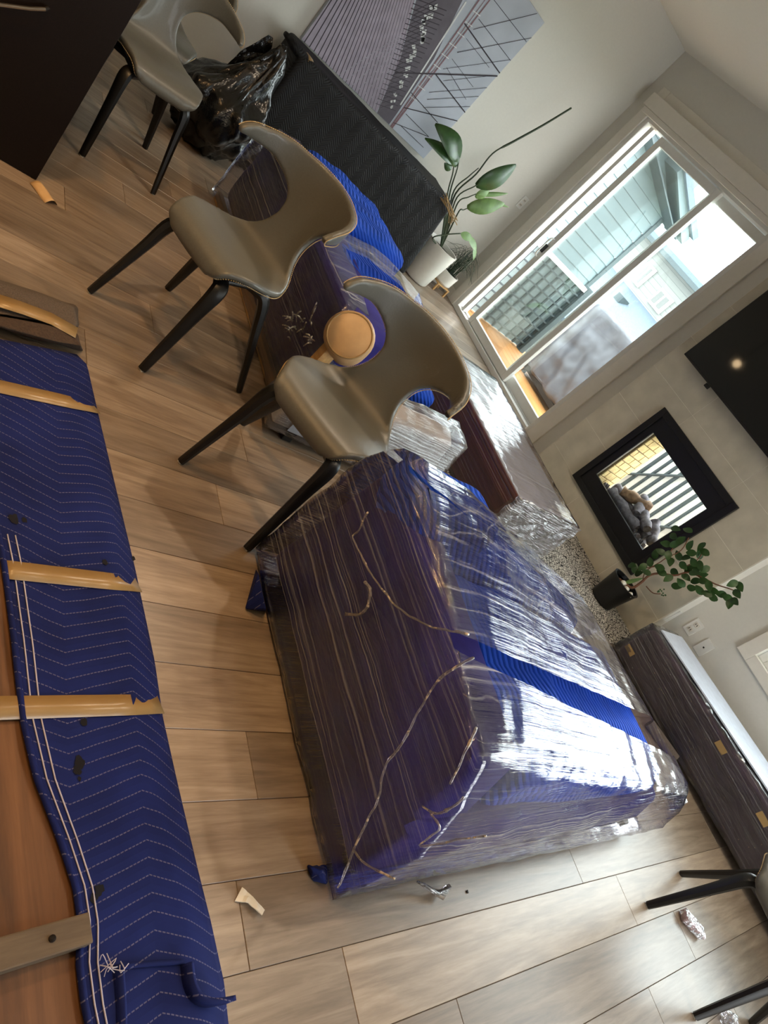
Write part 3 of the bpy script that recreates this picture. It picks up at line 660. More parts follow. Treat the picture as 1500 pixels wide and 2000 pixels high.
# bits of blanket sticking out at the floor
SP('blanket_corner', bevhull([onZ(478, 1190, .004), onZ(500, 1110, .004), onZ(520, 1195, .004), onZ(505, 1120, .10), onZ(520, 1190, .06)], .004), 'blueflat')
SP('blanket_corner', crumple(refine(bevhull([onZ(600, 1690, .0), onZ(635, 1690, .0), onZ(640, 1725, .0), onZ(612, 1722, 0), onZ(605, 1690, .05), onZ(630, 1700, .06), onZ(636, 1725, .03)], .004), .02), .006, 30), 'blueflat')
# ================================================================ WRAPPED BENCH under the window
ben = empty('wrapped_bench', (-.3, 4.3, 0), label='long low bench wrapped in dark film beneath the right window', cat='bench')
BT = Matrix.Translation((.3, -4.3, 0))
bp = [(-1.29, 4.10, .01), (-1.29, 4.11, .265), (-1.27, 4.46, .265), (-1.27, 4.48, .01), (.9, 4.10, .09), (.9, 4.11, .40), (.9, 4.52, .40), (.9, 4.50, .09)]
M['plum'] = quilt('plum_blanket', S(84, 70, 90), S(90, 90, 90), thread=False, ab='zx', gap=.05, rel=.3)
bm = bevhull([Vector(p) for p in bp], .03); refine(bm, .1); crumple(bm, .008, 6, 2); bmesh.ops.transform(bm, matrix=BT, verts=bm.verts[:]); obj('padding', bm, 'plum', ben, True)
bm = hull([Vector((p[0]+(-.02 if p[0] < 0 else .02), p[1]+(-.02 if p[1] < 4.3 else .02), max(.004, p[2]+(.02 if p[2] > .2 else -.005)))) for p in bp]); refine(bm, .06, 7); crumple(bm, .006, 8, 5, (1, 1, 4)); bmesh.ops.transform(bm, matrix=BT, verts=bm.verts[:]); obj('stretch_film', bm, M['film'], ben, True)
bm = bx(-1.26, .9, 4.14, 4.47, .292, .30); 
for v in bm.verts: v.co.z += (v.co.x+1.26)*.062
bmesh.ops.transform(bm, matrix=BT, verts=bm.verts[:]); M['filmglare'] = plain('film_glare', S(196, 204, 218), .6); obj('glare_sheet', bm, 'filmglare', ben)  # pale sheet added under the film so the bench top looks bright
for i, (px, py) in enumerate(((1408, 1460), (1490, 1600), (1230, 1270))):
    c = onY(px, py, 4.085); obj('tape', bx(c.x-.035, c.x+.035, -.216, -.215, c.z-.018, c.z+.018), 'tape', ben).location = (.3, 0, 0)
for lx in (.5, .85): obj('leg', lathe([(.02, 0), (.025, .12)], 12, lx+.3, .0), 'black', ben)
rl = empty('rolled_felt', (-.6, 3.8, 0), label='small grey felt roll lying between the sofa and the bench', cat='felt')
c0, c1 = onZ(1268, 1412, .03), onZ(1318, 1482, .03); obj('roll', tb([c0-rl.location, c1-rl.location], .03, 14), 'felt', rl, 40)
obj('end_spiral', tb([c1-rl.location+(c1-c0).normalized()*.0005, c1-rl.location+(c1-c0).normalized()*.003], .014, 12), 'black', rl)
# ================================================================ COFFEE TABLE in film
ct = empty('coffee_table', (-2.5, 3.3, .009), label='reddish brown wooden coffee table wrapped in clear film before the patio door', cat='table')
CT = Matrix.Translation((2.5, -3.3, 0))
M['mahogany'] = wood('mahogany', [(.3, S(76, 36, 22)), (.55, S(120, 60, 38)), (.8, S(146, 80, 52))], 'X', .4)
def CB(name, *a, mat='mahogany', bev=.004):
    bm = bx(*a, bev=bev); bmesh.ops.transform(bm, matrix=CT, verts=bm.verts[:]); return obj(name, bm, mat, ct)
CB('top', -3.13, -1.88, 2.99, 3.60, .265, .295); CB('front_panel', -3.11, -1.90, 2.995, 3.02, .012, .2645); CB('back_panel', -3.11, -1.90, 3.565, 3.59, .012, .2645); CB('side_panel', -3.11, -3.085, 3.021, 3.564, .012, .2645); CB('side_panel', -1.925, -1.90, 3.021, 3.564, .012, .2645)
CB('top_glare', -3.12, -1.885, 3.0, 3.59, .2955, .2985, mat='filmglare', bev=0)  # pale sheet puts the film's glare into the table top colour
bm = hull([Vector((x, y, z)) for x in (-3.15, -1.85) for y in (2.965, 3.625) for z in (.004, .312)]); refine(bm, .05, 7); crumple(bm, .006, 9, 6); bmesh.ops.transform(bm, matrix=CT, verts=bm.verts[:]); obj('stretch_film', bm, 'filmlight' if False else 'film', ct, True)
bm = hull([Vector((x, y, z)) for x in (-1.86, -1.835) for y in (2.96, 3.63) for z in (.02, .31)]); refine(bm, .03, 7); crumple(bm, .014, 22, 6); bmesh.ops.transform(bm, matrix=CT, verts=bm.verts[:]); obj('film_bunch', bm, 'filmlight', ct)
# ================================================================ WHITE WRAPPED OTTOMAN beside the loveseat
ot = empty('wrapped_ottoman', (-2.0, 2.2, 0), label='white film-wrapped ottoman with a printed label behind the near chair', cat='ottoman')
OT = Matrix.Translation((2.0, -2.2, 0))
bm = bevhull([Vector(p) for p in ((-2.11, 1.56, .07), (-1.935, 1.53, .06), (-1.93, 2.46, .06), (-2.12, 2.52, .07), (-2.11, 1.58, .26), (-1.95, 1.55, .25), (-2.0, 2.46, .33), (-2.14, 2.52, .34), (-2.1, 2.2, .34), (-1.99, 2.2, .33))], .025); refine(bm, .06); crumple(bm, .008, 8, 9); bmesh.ops.transform(bm, matrix=OT, verts=bm.verts[:]); M['silver'] = plain('white_padding', S(206, 208, 206), .45, noise_scale=9, var=.08); obj('padding', bm, 'silver', ot, True)
bm = hull([Vector(p) for p in ((-2.13, 1.54, .05), (-1.915, 1.51, .045), (-1.905, 2.52, .05), (-2.13, 2.55, .05), (-2.13, 1.56, .28), (-1.93, 1.53, .27), (-1.98, 2.52, .36), (-2.16, 2.55, .37), (-2.12, 2.2, .37))]); refine(bm, .05, 7); crumple(bm, .008, 10, 3); bmesh.ops.transform(bm, matrix=OT, verts=bm.verts[:]); obj('stretch_film', bm, 'film', ot, True)
for x, y in ((-1.97, 1.66), (-1.97, 2.40), (-2.09, 2.40)): obj('foot', bx(x-.025+2, x+.025+2, y-.025-2.2, y+.025-2.2, 0, .06, bev=.004), 'black', ot)
M['labelgrey'] = plain('label_grey', S(150, 156, 168), .5)
lb = obj('label', bx(.0865, .0875, -.60, -.25, .075, .20), 'labelgrey', ot)
def text(body, size, mat, mtx, parent, name='lettering'):
    cu = bpy.data.curves.new(name, 'FONT'); cu.body = body; cu.size = size; cu.extrude = .0004; cu.align_x = 'CENTER'; cu.align_y = 'CENTER'; to = bpy.data.objects.new(name, cu); COL.objects.link(to)
    me = bpy.data.meshes.new_from_object(to); bpy.data.objects.remove(to); me.materials.append(M[mat]); me.transform(mtx); o = bpy.data.objects.new(name, me); link(o, parent); return o
mt = Matrix.Translation((.0882, -.53, .13)) @ Matrix(((0, 0, 1, 0), (1, 0, 0, 0), (0, 1, 0, 0), (0, 0, 0, 1))) 
text('MU', .06, 'black', mt, lb)
# ================================================================ BLUE-WRAPPED LOVESEAT behind the chairs
lv = empty('wrapped_loveseat', (-3.0, 2.0, 0), label='loveseat wrapped in blue blanket and film behind the middle chair', cat='sofa')
LT = Matrix.Translation((3.0, -2.0, 0))
def LP(name, bm, mat, smooth=40): bmesh.ops.transform(bm, matrix=LT, verts=bm.verts[:]); return obj(name, bm, mat, lv, smooth)
LP('backrest', soft(-3.82, -2.19, 1.66, 1.95, .05, .52, .07, .012, 5, 4), 'navy', True)
LP('seat_block', soft(-3.8, -2.22, 1.9, 2.42, .05, .38, .06, .012, 5, 5), 'blue', True)
LP('cushion', soft(-3.72, -3.05, 1.78, 2.36, .36, .60, .09, .02, 6, 6), 'blue', True)
LP('cushion', soft(-3.02, -2.45, 1.80, 2.36, .34, .52, .08, .02, 6, 7), 'blue', True)
M['palewood'] = wood('pale_beech', [(.3, S(160, 120, 70)), (.6, S(196, 154, 98)), (.8, S(214, 176, 120))], 'X', .4)
LP('bottom_rail', bx(-3.84, -2.15, 1.635, 1.665, .004, .055, bev=.004), 'palewood')
LP('end_post', bx(-2.19, -2.14, 1.64, 1.70, .0551, .43, bev=.006), 'palewood')
bm = hull([Vector(p) for p in ((-3.9, 1.63, .02), (-2.17, 1.625, .02), (-3.88, 1.63, .42), (-3.7, 1.64, .56), (-2.26, 1.65, .52), (-2.19, 1.64, .40), (-3.78, 2.1, .60), (-3.1, 2.1, .62), (-2.4, 2.36, .50), (-2.9, 2.40, .55), (-3.8, 2.4, .5), (-2.2, 2.44, .1), (-3.85, 2.44, .1), (-2.2, 2.4, .3))]); refine(bm, .05, 7)
r = bmesh.ops.bisect_plane(bm, geom=bm.verts[:]+bm.edges[:]+bm.faces[:], plane_co=(-3.0, 1.80, .5), plane_no=(0, 1, .25)); r = bmesh.ops.bisect_plane(bm, geom=bm.verts[:]+bm.edges[:]+bm.faces[:], plane_co=(-2.75, 2.0, .5), plane_no=(1, 0, 0)); bmesh.ops.bisect_plane(bm, geom=bm.verts[:]+bm.edges[:]+bm.faces[:], plane_co=(-2.9, 2.0, .5), plane_no=(1, 0, 0))
dl = [f for f in bm.faces if (f.calc_center_median()-Vector((-3.0, 1.80, .5))).dot(Vector((0, 1, .25))) > 0 and f.calc_center_median().z > .3 and not -2.9 < f.calc_center_median().x < -2.75]
bmesh.ops.delete(bm, geom=dl, context='FACES'); crumple(bm, .006, 8, 8); LP('stretch_film', bm, 'film', True)
b = bmesh.new()
for i in range(26):
    q = onY(590+random.uniform(-24, 26), 640+random.uniform(-34, 30), 1.615); q2 = q+Vector((random.uniform(-.05, .05), random.uniform(-.03, 0), random.uniform(-.04, .06))); tube(b, smoothpts([q, q.lerp(q2, .5)+Vector((.01, -.01, .012)), q2], 3), .0035, 5)
LP('film_bunch', b, 'filmclear', True)
M['tan'] = plain('tan_leather', S(186, 152, 108), .4, noise_scale=20, var=.08)
cpos = Vector(onY(683, 655, 1.66))-lv.location; dirn = Vector((.60, -.62, .50)).normalized()
ap = obj('arm_pad', tb([cpos-dirn*.20, cpos-dirn*.18, cpos-dirn*.02, cpos, cpos+dirn*.014], [.06, .09, .105, .098, .06], 28), 'tan', lv, 40, label='round tan leather arm end')
ring = []; u = dirn.cross(Vector((0, 0, 1))).normalized(); w = dirn.cross(u)
for k in range(29): a = 2*math.pi*k/28; ring.append(cpos+dirn*.003+(u*math.cos(a)+w*math.sin(a))*.092)
obj('piping', tb(ring, .004, 6, caps=False), 'tape', ap, True)
# ================================================================ TABLETOP ON THE FLOOR with the taped blue moving blanket
th = math.radians(6.2)
tt = empty('wooden_tabletop', (-.9, .35, 0), th, label='rustic brown wooden tabletop lying on the floor under the blue blanket', cat='tabletop')
M['rustic'] = wood('rustic_board', [(.25, S(44, 27, 15)), (.5, S(94, 61, 34)), (.65, S(114, 77, 46)), (.85, S(136, 97, 62))], 'X', .6, scale=.6, hue=.14)
for i, (y0, y1) in enumerate(((-.75, -.47), (-.468, -.2), (-.198, .08), (.082, .28), (.282, .425))): obj('board', bx(-.82, 1.35, y0, y1, .002, .0485, bev=.003), 'rustic', tt)
M['greybar'] = wood('weathered_batten', [(.3, S(70, 56, 42)), (.7, S(110, 94, 74))], 'Y', .6)
bt = obj('batten', bx(.655, .705, -.6, .27, .0487, .085, bev=.003), 'greybar', tt); obj('bolt', lathe([(.006, .085), (.006, .088), (.003, .089)], 12, .68, .20), 'espresso', bt)
bl = empty('moving_blanket', (-.8, .8, 0), label='long blue quilted moving blanket taped over the tabletop edge at lower left', cat='blanket')
Lp = [(-110, 640), (-80, 760), (-50, 900), (-8, 1020), (8, 1100), (28, 1250), (44, 1400), (72, 1520), (118, 1640), (148, 1730), (158, 1800), (155, 1880), (165, 1960), (190, 2080), (225, 2260)]
Rp = [(150, 692), (170, 712), (190, 800), (228, 960), (264, 1110), (302, 1290), (318, 1400), (347, 1530), (387, 1700), (412, 1800), (438, 1920), (455, 2080), (478, 2260)]
def at_y(P, t):
    # point on polyline at arclength fraction t
    D = [0]
    for i in range(1, len(P)): D.append(D[-1]+math.hypot(P[i][0]-P[i-1][0], P[i][1]-P[i-1][1]))
    s = t*D[-1]
    for i in range(1, len(P)):
        if D[i] >= s-1e-9:
            k = (s-D[i-1])/(D[i]-D[i-1]); return (P[i-1][0]+(P[i][0]-P[i-1][0])*k, P[i-1][1]+(P[i][1]-P[i-1][1])*k)
    return P[-1]
def bz(u, t):
    z = .056 if u < .80 else .056-(.05)*((u-.80)/.20)**1.6
    return z+.004*mnoise.noise(Vector((u*5, t*14, 0)))+.006*max(0, math.sin(t*math.pi*9+u*2)-.7)*(1-u)
def bpt(u, t, dz=0):
    a, c = at_y(Lp, t), at_y(Rp, t); px, py = a[0]+(c[0]-a[0])*u, a[1]+(c[1]-a[1])*u
    return onZ(px, py, bz(u, t)+dz)-Vector((-.8, .8, 0))
b = bmesh.new(); NU, NV = 30, 120
g = [[b.verts.new(bpt(i/NU, j/NV)) for i in range(NU+1)] for j in range(NV+1)]
for j in range(NV):
    for i in range(NU): b.faces.new((g[j][i], g[j][i+1], g[j+1][i+1], g[j+1][i]))
o = obj('blanket_cloth', b, 'blueflat', bl, True); md = o.modifiers.new('thickness', 'SOLIDIFY'); md.thickness = .006; md.offset = -1
M['thread'] = plain('pale_thread', S(188, 184, 200), .7)
for u in (.07, .13): obj('hem_stitch', tb([bpt(u, .25+.75*j/90, .0015) for j in range(91)], .0016, 5), 'thread', bl, True)
obj('hem_binding', tb([bpt(0, .2+.8*j/90, .002) for j in range(91)], .007, 6), 'blueflat', bl, True)
M['hole'] = plain('torn_hole', S(12, 12, 22), .95)
def bfind(px, py):
    best = None
    for j in range(0, 101):
        t = j/100; a, c = at_y(Lp, t), at_y(Rp, t)
        for i in range(0, 41):
            u = i/40; x, y = a[0]+(c[0]-a[0])*u, a[1]+(c[1]-a[1])*u; d = (x-px)**2+(y-py)**2
            if best is None or d < best[0]: best = (d, u, t)
    return best[1:]
for px, py, r in ((26, 1012, .014), (50, 1010, .008), (204, 1095, .009), (258, 1097, .008), (166, 1411, .009), (155, 1497, .013), (148, 1503, .010), (152, 1525, .005), (190, 1738, .011), (180, 1755, .009)):
    u, t = bfind(px, py); c = bpt(u, t); bm = bmesh.new(); vs = []
    for k in range(14): a = 2*math.pi*k/14; rr = r*(.75+.5*random.random()); vs.append(bm.verts.new((c.x+rr*math.cos(a)*1.0, c.y+rr*math.sin(a)*.8, c.z+.002)))
    top = bm.faces.new(vs); obj('tear', bm, 'hole', bl)
def ribbon(name, pts, w, mat, parent, org, nrm=None, tw=None):
    """flat tape along 3-D points, lying on top (width across in plan)"""
    b = bmesh.new(); pr = None; P = [Vector(p)-Vector(org) for p in pts]
    for i, p in enumerate(P):
        t = (P[min(i+1, len(P)-1)]-P[max(i-1, 0)]).normalized(); s = t.cross(Vector(nrm or (0, 0, 1))).normalized()*w/2
        q = (b.verts.new(p+s), b.verts.new(p-s))
        if pr: b.faces.new((pr[0], pr[1], q[1], q[0]))
        pr = q
    o = obj(name, b, mat, parent, True); md = o.modifiers.new('thickness', 'SOLIDIFY'); md.thickness = .0006; return o
def tape_over(pl, pr, w=.05):
    P = []
    for k in range(17):
        s = k/16; px, py = pl[0]+(pr[0]-pl[0])*s, pl[1]+(pr[1]-pl[1])*s; u, t = bfind(px, py); z = bz(u, t)+.0035
        if k == 16: z = .012
        P.append(onZ(px, py, z))
    ribbon('tape', P, w, 'tape', bl, (-.8, .8, 0))
tape_over((-30, 1383), (314, 1375)); tape_over((12, 1112), (270, 1141)); tape_over((-30, 748), (187, 796))
# folded pocket at the bottom end
def fold(pix, h, name):
    b = bmesh.new(); pr = None
    for px, py in smoothpts([(x, y, 0) for x, y in pix], 5)and [(p.x, p.y) for p in smoothpts([(x, y, 0) for x, y in pix], 5)]:
        p = onZ(px, py, .058)-Vector((-.8, .8, 0)); q = (b.verts.new(p), b.verts.new(p+Vector((0, .01, h))))
        if pr: b.faces.new((pr[0], q[0], q[1], pr[1]))
        pr = q
    o = obj(name, b, 'blueflat', bl, True); md = o.modifiers.new('thickness', 'SOLIDIFY'); md.thickness = .009; return o
fold([(352, 1886), (357, 1925), (372, 1955), (400, 1968), (440, 1962)], .022, 'folded_flap'); fold([(222, 1900), (226, 1960), (228, 2060)], .012, 'folded_flap'); fold([(222, 1896), (285, 1890), (350, 1886)], .006, 'folded_flap')
b = bmesh.new()
for i in range(7): p = onZ(222+random.uniform(-14, 14), 1893+random.uniform(-10, 8), .07)-Vector((-.8, .8, 0)); tube(b, smoothpts([p, p+Vector((random.uniform(-.02, .02), random.uniform(-.02, .02), .006)), p+Vector((random.uniform(-.03, .03), random.uniform(-.03, .03), -.006))], 3), .0009, 4)
obj('loose_thread', b, 'thread', bl)
fe = empty('felt_blanket', (-1.9, .7, 0), label='folded grey brown felt blanket with tape above the blue one at left', cat='blanket')
FO = Vector((-1.9, .7, 0))
bm = bevhull([onZ(*p, 0)-FO for p in ((-90, 515), (152, 597), (158, 640), (-90, 600))]+[onZ(*p, .05)-FO for p in ((-90, 525), (146, 597), (152, 640), (-90, 600))], .012); refine(bm, .05); crumple(bm, .006, 9, 3); obj('upper_fold', bm, 'felt', fe, True)
M['feltbrown'] = plain('brown_felt', S(66, 52, 42), .95, noise_scale=150, var=.3, bump=.3)
bm = bevhull([onZ(*p, 0)-FO for p in ((-90, 602), (150, 648), (164, 688), (120, 676), (-90, 612))]+[onZ(*p, .06)-FO for p in ((-90, 602), (140, 646), (160, 676), (110, 668), (-90, 612))], .014); refine(bm, .05); crumple(bm, .006, 9, 5); obj('lower_fold', bm, 'feltbrown', fe, True)
ribbon('tape', [onZ(*p, .062) for p in ((-40, 575), (40, 600), (100, 622), (150, 650))], .06, 'tape', fe, FO)
# ================================================================ BLACK-WRAPPED SIDEBOARD
sb = empty('wrapped_sideboard', (-5.08, 2.85, 0), label='sideboard wrapped in black quilted moving blanket below the canvas', cat='sideboard')
ST = Matrix.Translation((5.08, -2.85, 0))
bm = bevhull([Vector(p) for p in ((-5.32, 1.99, .012), (-4.85, 1.96, .012), (-4.84, 3.76, .012), (-5.32, 3.76, .012), (-5.31, 2.0, .745), (-4.87, 1.98, .745), (-4.87, 3.65, .70), (-5.31, 3.66, .70))], .035); refine(bm, .09); crumple(bm, .008, 5, 7); bmesh.ops.transform(bm, matrix=ST, verts=bm.verts[:]); obj('blanket_wrap', bm, 'blackquilt', sb, True)
c = Vector(onX(583, 100, -4.95)); d = (Vector(onX(560, 70, -4.95))-Vector(onX(605, 130, -4.95))).normalized()
bm = tb([c-d*.13-ST.inverted().translation, c-d*.05-ST.inverted().translation, c+d*.05-ST.inverted().translation, c+d*.13-ST.inverted().translation], [.06, .07, .065, .03], 14, flat=.5); obj('folded_corner', bm, 'blackquilt', sb, True)
bm = tb([c-d*.10-ST.inverted().translation, c-d*.055-ST.inverted().translation], [.0735, .0745], 16, flat=.55); obj('tape_band', bm, 'tape', sb, True)
b = bmesh.new(); q0 = Vector(onX(868, 385, -4.84)); q1 = Vector(onX(888, 430, -4.84)); off = ST.inverted().translation
for i in range(9): tube(b, smoothpts([q0-off+Vector((random.uniform(-.03, .01), random.uniform(-.02, .02), random.uniform(-.03, .03))), q0.lerp(q1, .5)-off+Vector((.015, random.uniform(-.01, .02), random.uniform(-.02, .02))), q1-off+Vector((random.uniform(-.03, .02), random.uniform(-.02, .04), random.uniform(-.05, .02)))], 4), .004, 5)
obj('twine_tie', b, plain('jute_twine', S(150, 122, 82), .9), sb, True)
# ================================================================ TRASH BAG
bg = empty('trash_bag', (-4.45, 1.62, 0), label='full shiny black trash bag between the island chair and the black sideboard', cat='bag')
bm = bmesh.new(); bmesh.ops.create_icosphere(bm, subdivisions=5, radius=1)
for v in bm.verts:
    p = v.co.copy(); z = p.z; r = .27*(1-.35*max(0, z))
    tip = Vector((.02, .10, .42)); k = max(0, z-.35)/.65
    v.co = Vector((p.x*r, p.y*r*1.05, .27+z*.265))
    v.co = v.co.lerp(Vector((tip.x+p.x*.06, tip.y+p.y*.10, v.co.z+.20*k)), min(1, k*1.1))
    n = mnoise.noise(p*2.4)*.05+abs(mnoise.noise(Vector((math.atan2(p.y, p.x)*4.0, z*1.6, 3))))*.05+mnoise.noise(p*9)*.010
    v.co += p.normalized()*n
    v.co.z = max(v.co.z, .003)
t = NT('black_polythene'); v = t.coords(); t.b.inputs['Base Color'].default_value = (.006, .006, .006, 1); t.b.inputs['Roughness'].default_value = .22; t.bump(t.noise(v, 9, 4, .6, 1.2), .45, .02); M['bag'] = t.m
obj('bag_body', bm, 'bag', bg, True)
def sheet(name, pts3, mat, parent, org, amp=.012, fr=22, sd=0):
    bm = bmesh.new(); bm.faces.new([bm.verts.new(Vector(p)-Vector(org)) for p in pts3]); bmesh.ops.triangulate(bm, faces=bm.faces[:]); refine(bm, .025, 6); crumple(bm, amp, fr, sd); o = obj(name, bm, mat, parent); md = o.modifiers.new('thickness', 'SOLIDIFY'); md.thickness = .002; return o
sheet('tied_neck', [onX(*p, -4.5) for p in ((440, 130), (470, 100), (525, 68), (534, 75), (528, 100), (500, 160), (460, 190))], 'bag', bg, (-4.45, 1.62, 0), .02, 14, 2)
sheet('film_scrap', [onX(*p, -4.47) for p in ((528, 96), (534, 110), (522, 150), (518, 190), (505, 220), (492, 232), (488, 225), (494, 195), (486, 165), (500, 140))], 'filmlight', bg, (-4.45, 1.62, 0), .012, 30, 3)
sheet('film_scrap', [onZ(*p, .02) for p in ((448, 300), (470, 296), (492, 322), (478, 332), (460, 318))], 'bag', bg, (-4.45, 1.62, 0), .012, 26, 4)
# ================================================================ RUG
t = NT('pebble_weave'); v = t.coords((1, 1, 1)); vo = t.new('ShaderNodeTexVoronoi', feature='DISTANCE_TO_EDGE'); vo.inputs['Scale'].default_value = 52; mp = t.coords((1.0, .7, 1)); t.link(mp, vo.inputs['Vector'])
vc = t.new('ShaderNodeTexVoronoi'); vc.inputs['Scale'].default_value = 52; t.link(mp, vc.inputs['Vector'])
cell = t.ramp(t.noise(v, 30, 2), [(.3, S(150, 146, 138)), (.7, S(214, 210, 200))]); t.link(t.mix(t.math('LESS_THAN', vo.outputs[0], .09), cell, S(24, 22, 22)), t.b.inputs['Base Color']); t.b.inputs['Roughness'].default_value = .95; t.bump(vo.outputs[0], .6, .01); M['rug'] = t.m
rg = obj('area_rug', bx(-3.2, -1.325, 2.9, 4.51, .0005, .008, bev=.002), 'rug'); tag(rg, 'black and white pebble patterned rug before the fireplace', 'rug')
# ================================================================ PLANTS
def leaf(bm, base, tip, w, nrm, curl=.0, fold=.25, n=8, tipf=.5):
    base, tip = Vector(base), Vector(tip); ax = tip-base; L = ax.length; ax.normalize(); nrm = Vector(nrm); nrm = (nrm-ax*nrm.dot(ax)).normalized(); sd = ax.cross(nrm)
    rows = []
    for i in range(n+1):
        t = i/n; ww = w*math.sin(math.pi*min(1, (t*.94+.03))**.8)**.85*.5; c = base+ax*(t*L)+nrm*(curl*L*(math.sin(t*math.pi)))
        rows.append((bm.verts.new(c+sd*ww+nrm*ww*fold), bm.verts.new(c), bm.verts.new(c-sd*ww+nrm*ww*fold)))
    for i in range(n):
        for k in range(2): bm.faces.new((rows[i][k], rows[i][k+1], rows[i+1][k+1], rows[i+1][k]))
    return bm
bop = empty('bird_of_paradise', (-5.08, 4.02, 0), label='tall bird of paradise plant in a white pot behind the black sideboard', cat='plant'); BO = Vector((-5.08, 4.02, 0))
obj('pot', lathe([(.125, .004), (.14, .02), (.165, .36), (.168, .375), (.155, .375), (.15, .33), (.0, .33)][:6], 36), 'potwhite', bop, 40); obj('soil', lathe([(.149, .325), (.15, .335)], 24), 'soil', bop)
PX = -5.0
def P3(px, py, x=PX): return Vector(onX(px, py, x))-BO
root = Vector((0, 0, .34))
stems = {'a': [(875, 375), (885, 335), (888, 300)], 'b': [(880, 372), (893, 330), (897, 305)], 'c': [(890, 378), (930, 340), (962, 300), (1002, 277), (1060, 245), (1116, 211)], 'd': [(893, 385), (925, 365), (935, 360)], 'e': [(895, 395), (915, 385), (932, 378)], 'f': [(887, 372), (915, 345), (935, 328)], 'g': [(897, 412), (905, 410), (915, 406)]}
for k, pts in stems.items():
    q = [root]+[root.lerp(P3(*pts[0]), .5)]+[P3(*p, PX-.06 if k in 'cf' else PX) for p in pts]; q = smoothpts(q, 5); N = len(q)
    obj('stem', tb(q, [.009*(1-.6*i/N)+(.004 if k == 'c' and i > N*.62 else 0) for i in range(N)], 6), 'stem', bop, True)
for (p0, p1, w, mt, nrm, cu) in (((896, 312), (850, 242), .17, 'leaf', (.9, .2, .5), .10), ((886, 320), (830, 270), .10, 'leaf', (.8, -.3, .6), .08), ((892, 325), (873, 283), .09, 'leaf', (1, 0, .2), .05), ((880, 332), (868, 318), .06, 'leaf', (1, 0, 0), .0), ((929, 362), (1008, 322), .17, 'leaf', (1, .1, .35), .06), ((928, 385), (958, 366), .09, 'leafpale', (1, .1, .2), .03), ((912, 404), (985, 398), .13, 'leafpale', (1, 0, .4), .05), ((930, 380), (992, 378), .04, 'leafpale', (1, 0, .3), .02), ((970, 396), (994, 405), .02, 'leafpale', (1, 0, .3), .0)):
    bm = leaf(bmesh.new(), P3(*p0), P3(*p1), w, nrm, cu, .22, 10); o = obj('leaf', bm, mt, bop, True); md = o.modifiers.new('thickness', 'SOLIDIFY'); md.thickness = .0015
# drooping leaf from the white pot
q = smoothpts([root, P3(845, 465, -4.92), P3(872, 458, -4.92), P3(900, 456, -4.92)], 5); obj('stem', tb(q, .006, 6), 'stem', bop, True)
for p0, p1, w in (((900, 456), (922, 468), .07), ((915, 462), (930, 490), .06), ((926, 482), (925, 508), .045)): o = obj('leaf', leaf(bmesh.new(), P3(*p0, -4.92), P3(*p1, -4.92), w, (1, 0, .5), .05), 'leafpale', bop, True)
gp = empty('grass_plant', (-5.2, 4.40, 0), label='spiky grass plant in a small white pot on a wooden stand by the corner', cat='plant'); GO = Vector((-5.2, 4.40, 0))
for sx in (-1, 1):
    for sy in (-1, 1): obj('stand_leg', bx(sx*.075-.008, sx*.075+.008, sy*.075-.008, sy*.075+.008, .002, .07), 'palewood', gp)
obj('stand_top', bx(-.085, .085, -.085, .085, .0701, .082, bev=.003), 'palewood', gp); obj('pot', lathe([(.07, .0825), (.09, .10), (.098, .21), (.088, .21), (.085, .19)], 28), 'potwhite', gp, 40); obj('soil', lathe([(.0845, .185), (.085, .195)], 20), 'soil', gp)
M['grass'] = plain('grass_dark', S(40, 62, 40), .5, var=.3)
for i in range(64):
    a = random.uniform(0, 6.283); r = random.uniform(.1, .30); h = random.uniform(.12, .30)
    p0 = Vector((random.uniform(-.04, .04), random.uniform(-.04, .04), .19)); dx, dy = math.cos(a)*r, math.sin(a)*r
    dx = max(dx, -.16); dy = min(dy, .21)
    q = smoothpts([p0, p0+Vector((dx*.35, dy*.35, h)), p0+Vector((dx, dy, h*random.uniform(.3, 1.0)))], 4); N = len(q); obj('blade', tb(q, [.0028*(1-.8*k/N) for k in range(N)], 4), 'grass', gp)
jp = empty('potted_jade', (-1.68, 4.30, .0085), label='trailing green plant in a small black pot by the fireplace', cat='plant'); JO = Vector((-1.68, 4.30, .0085))
obj('pot', lathe([(.075, .001), (.088, .008), (.108, .19), (.112, .205), (.1, .205), (.097, .18)], 32), 'black', jp, 40); obj('soil', lathe([(.096, .17), (.097, .18)], 20), 'soil', jp)
M['bark'] = plain('brown_trunk', S(112, 76, 54), .8, noise_scale=60, var=.25)
def J3(px, py, y=4.30): return Vector(onY(px, py, y))-JO
b_ = [(1200, 1125), (1218, 1138), (1234, 1148), (1252, 1138), (1268, 1124), (1290, 1120), (1318, 1124), (1345, 1118), (1375, 1130), (1400, 1142), (1425, 1150), (1445, 1158)]
q = smoothpts([Vector((0, 0, .17))]+[J3(*p) for p in b_], 4); N = len(q); obj('trunk', tb(q, [.011*(1-.75*i/N) for i in range(N)], 7), 'bark', jp, True)
for pts in ([(1255, 1137), (1262, 1115), (1300, 1090), (1320, 1060)], [(1300, 1090), (1330, 1075), (1345, 1050)], [(1330, 1110), (1360, 1095), (1375, 1075)], [(1262, 1145), (1275, 1158), (1290, 1160)], [(1290, 1105), (1245, 1112)]):
    q = smoothpts([J3(*p) for p in pts], 4); obj('branch', tb(q, .0035, 5), 'bark', jp, True)
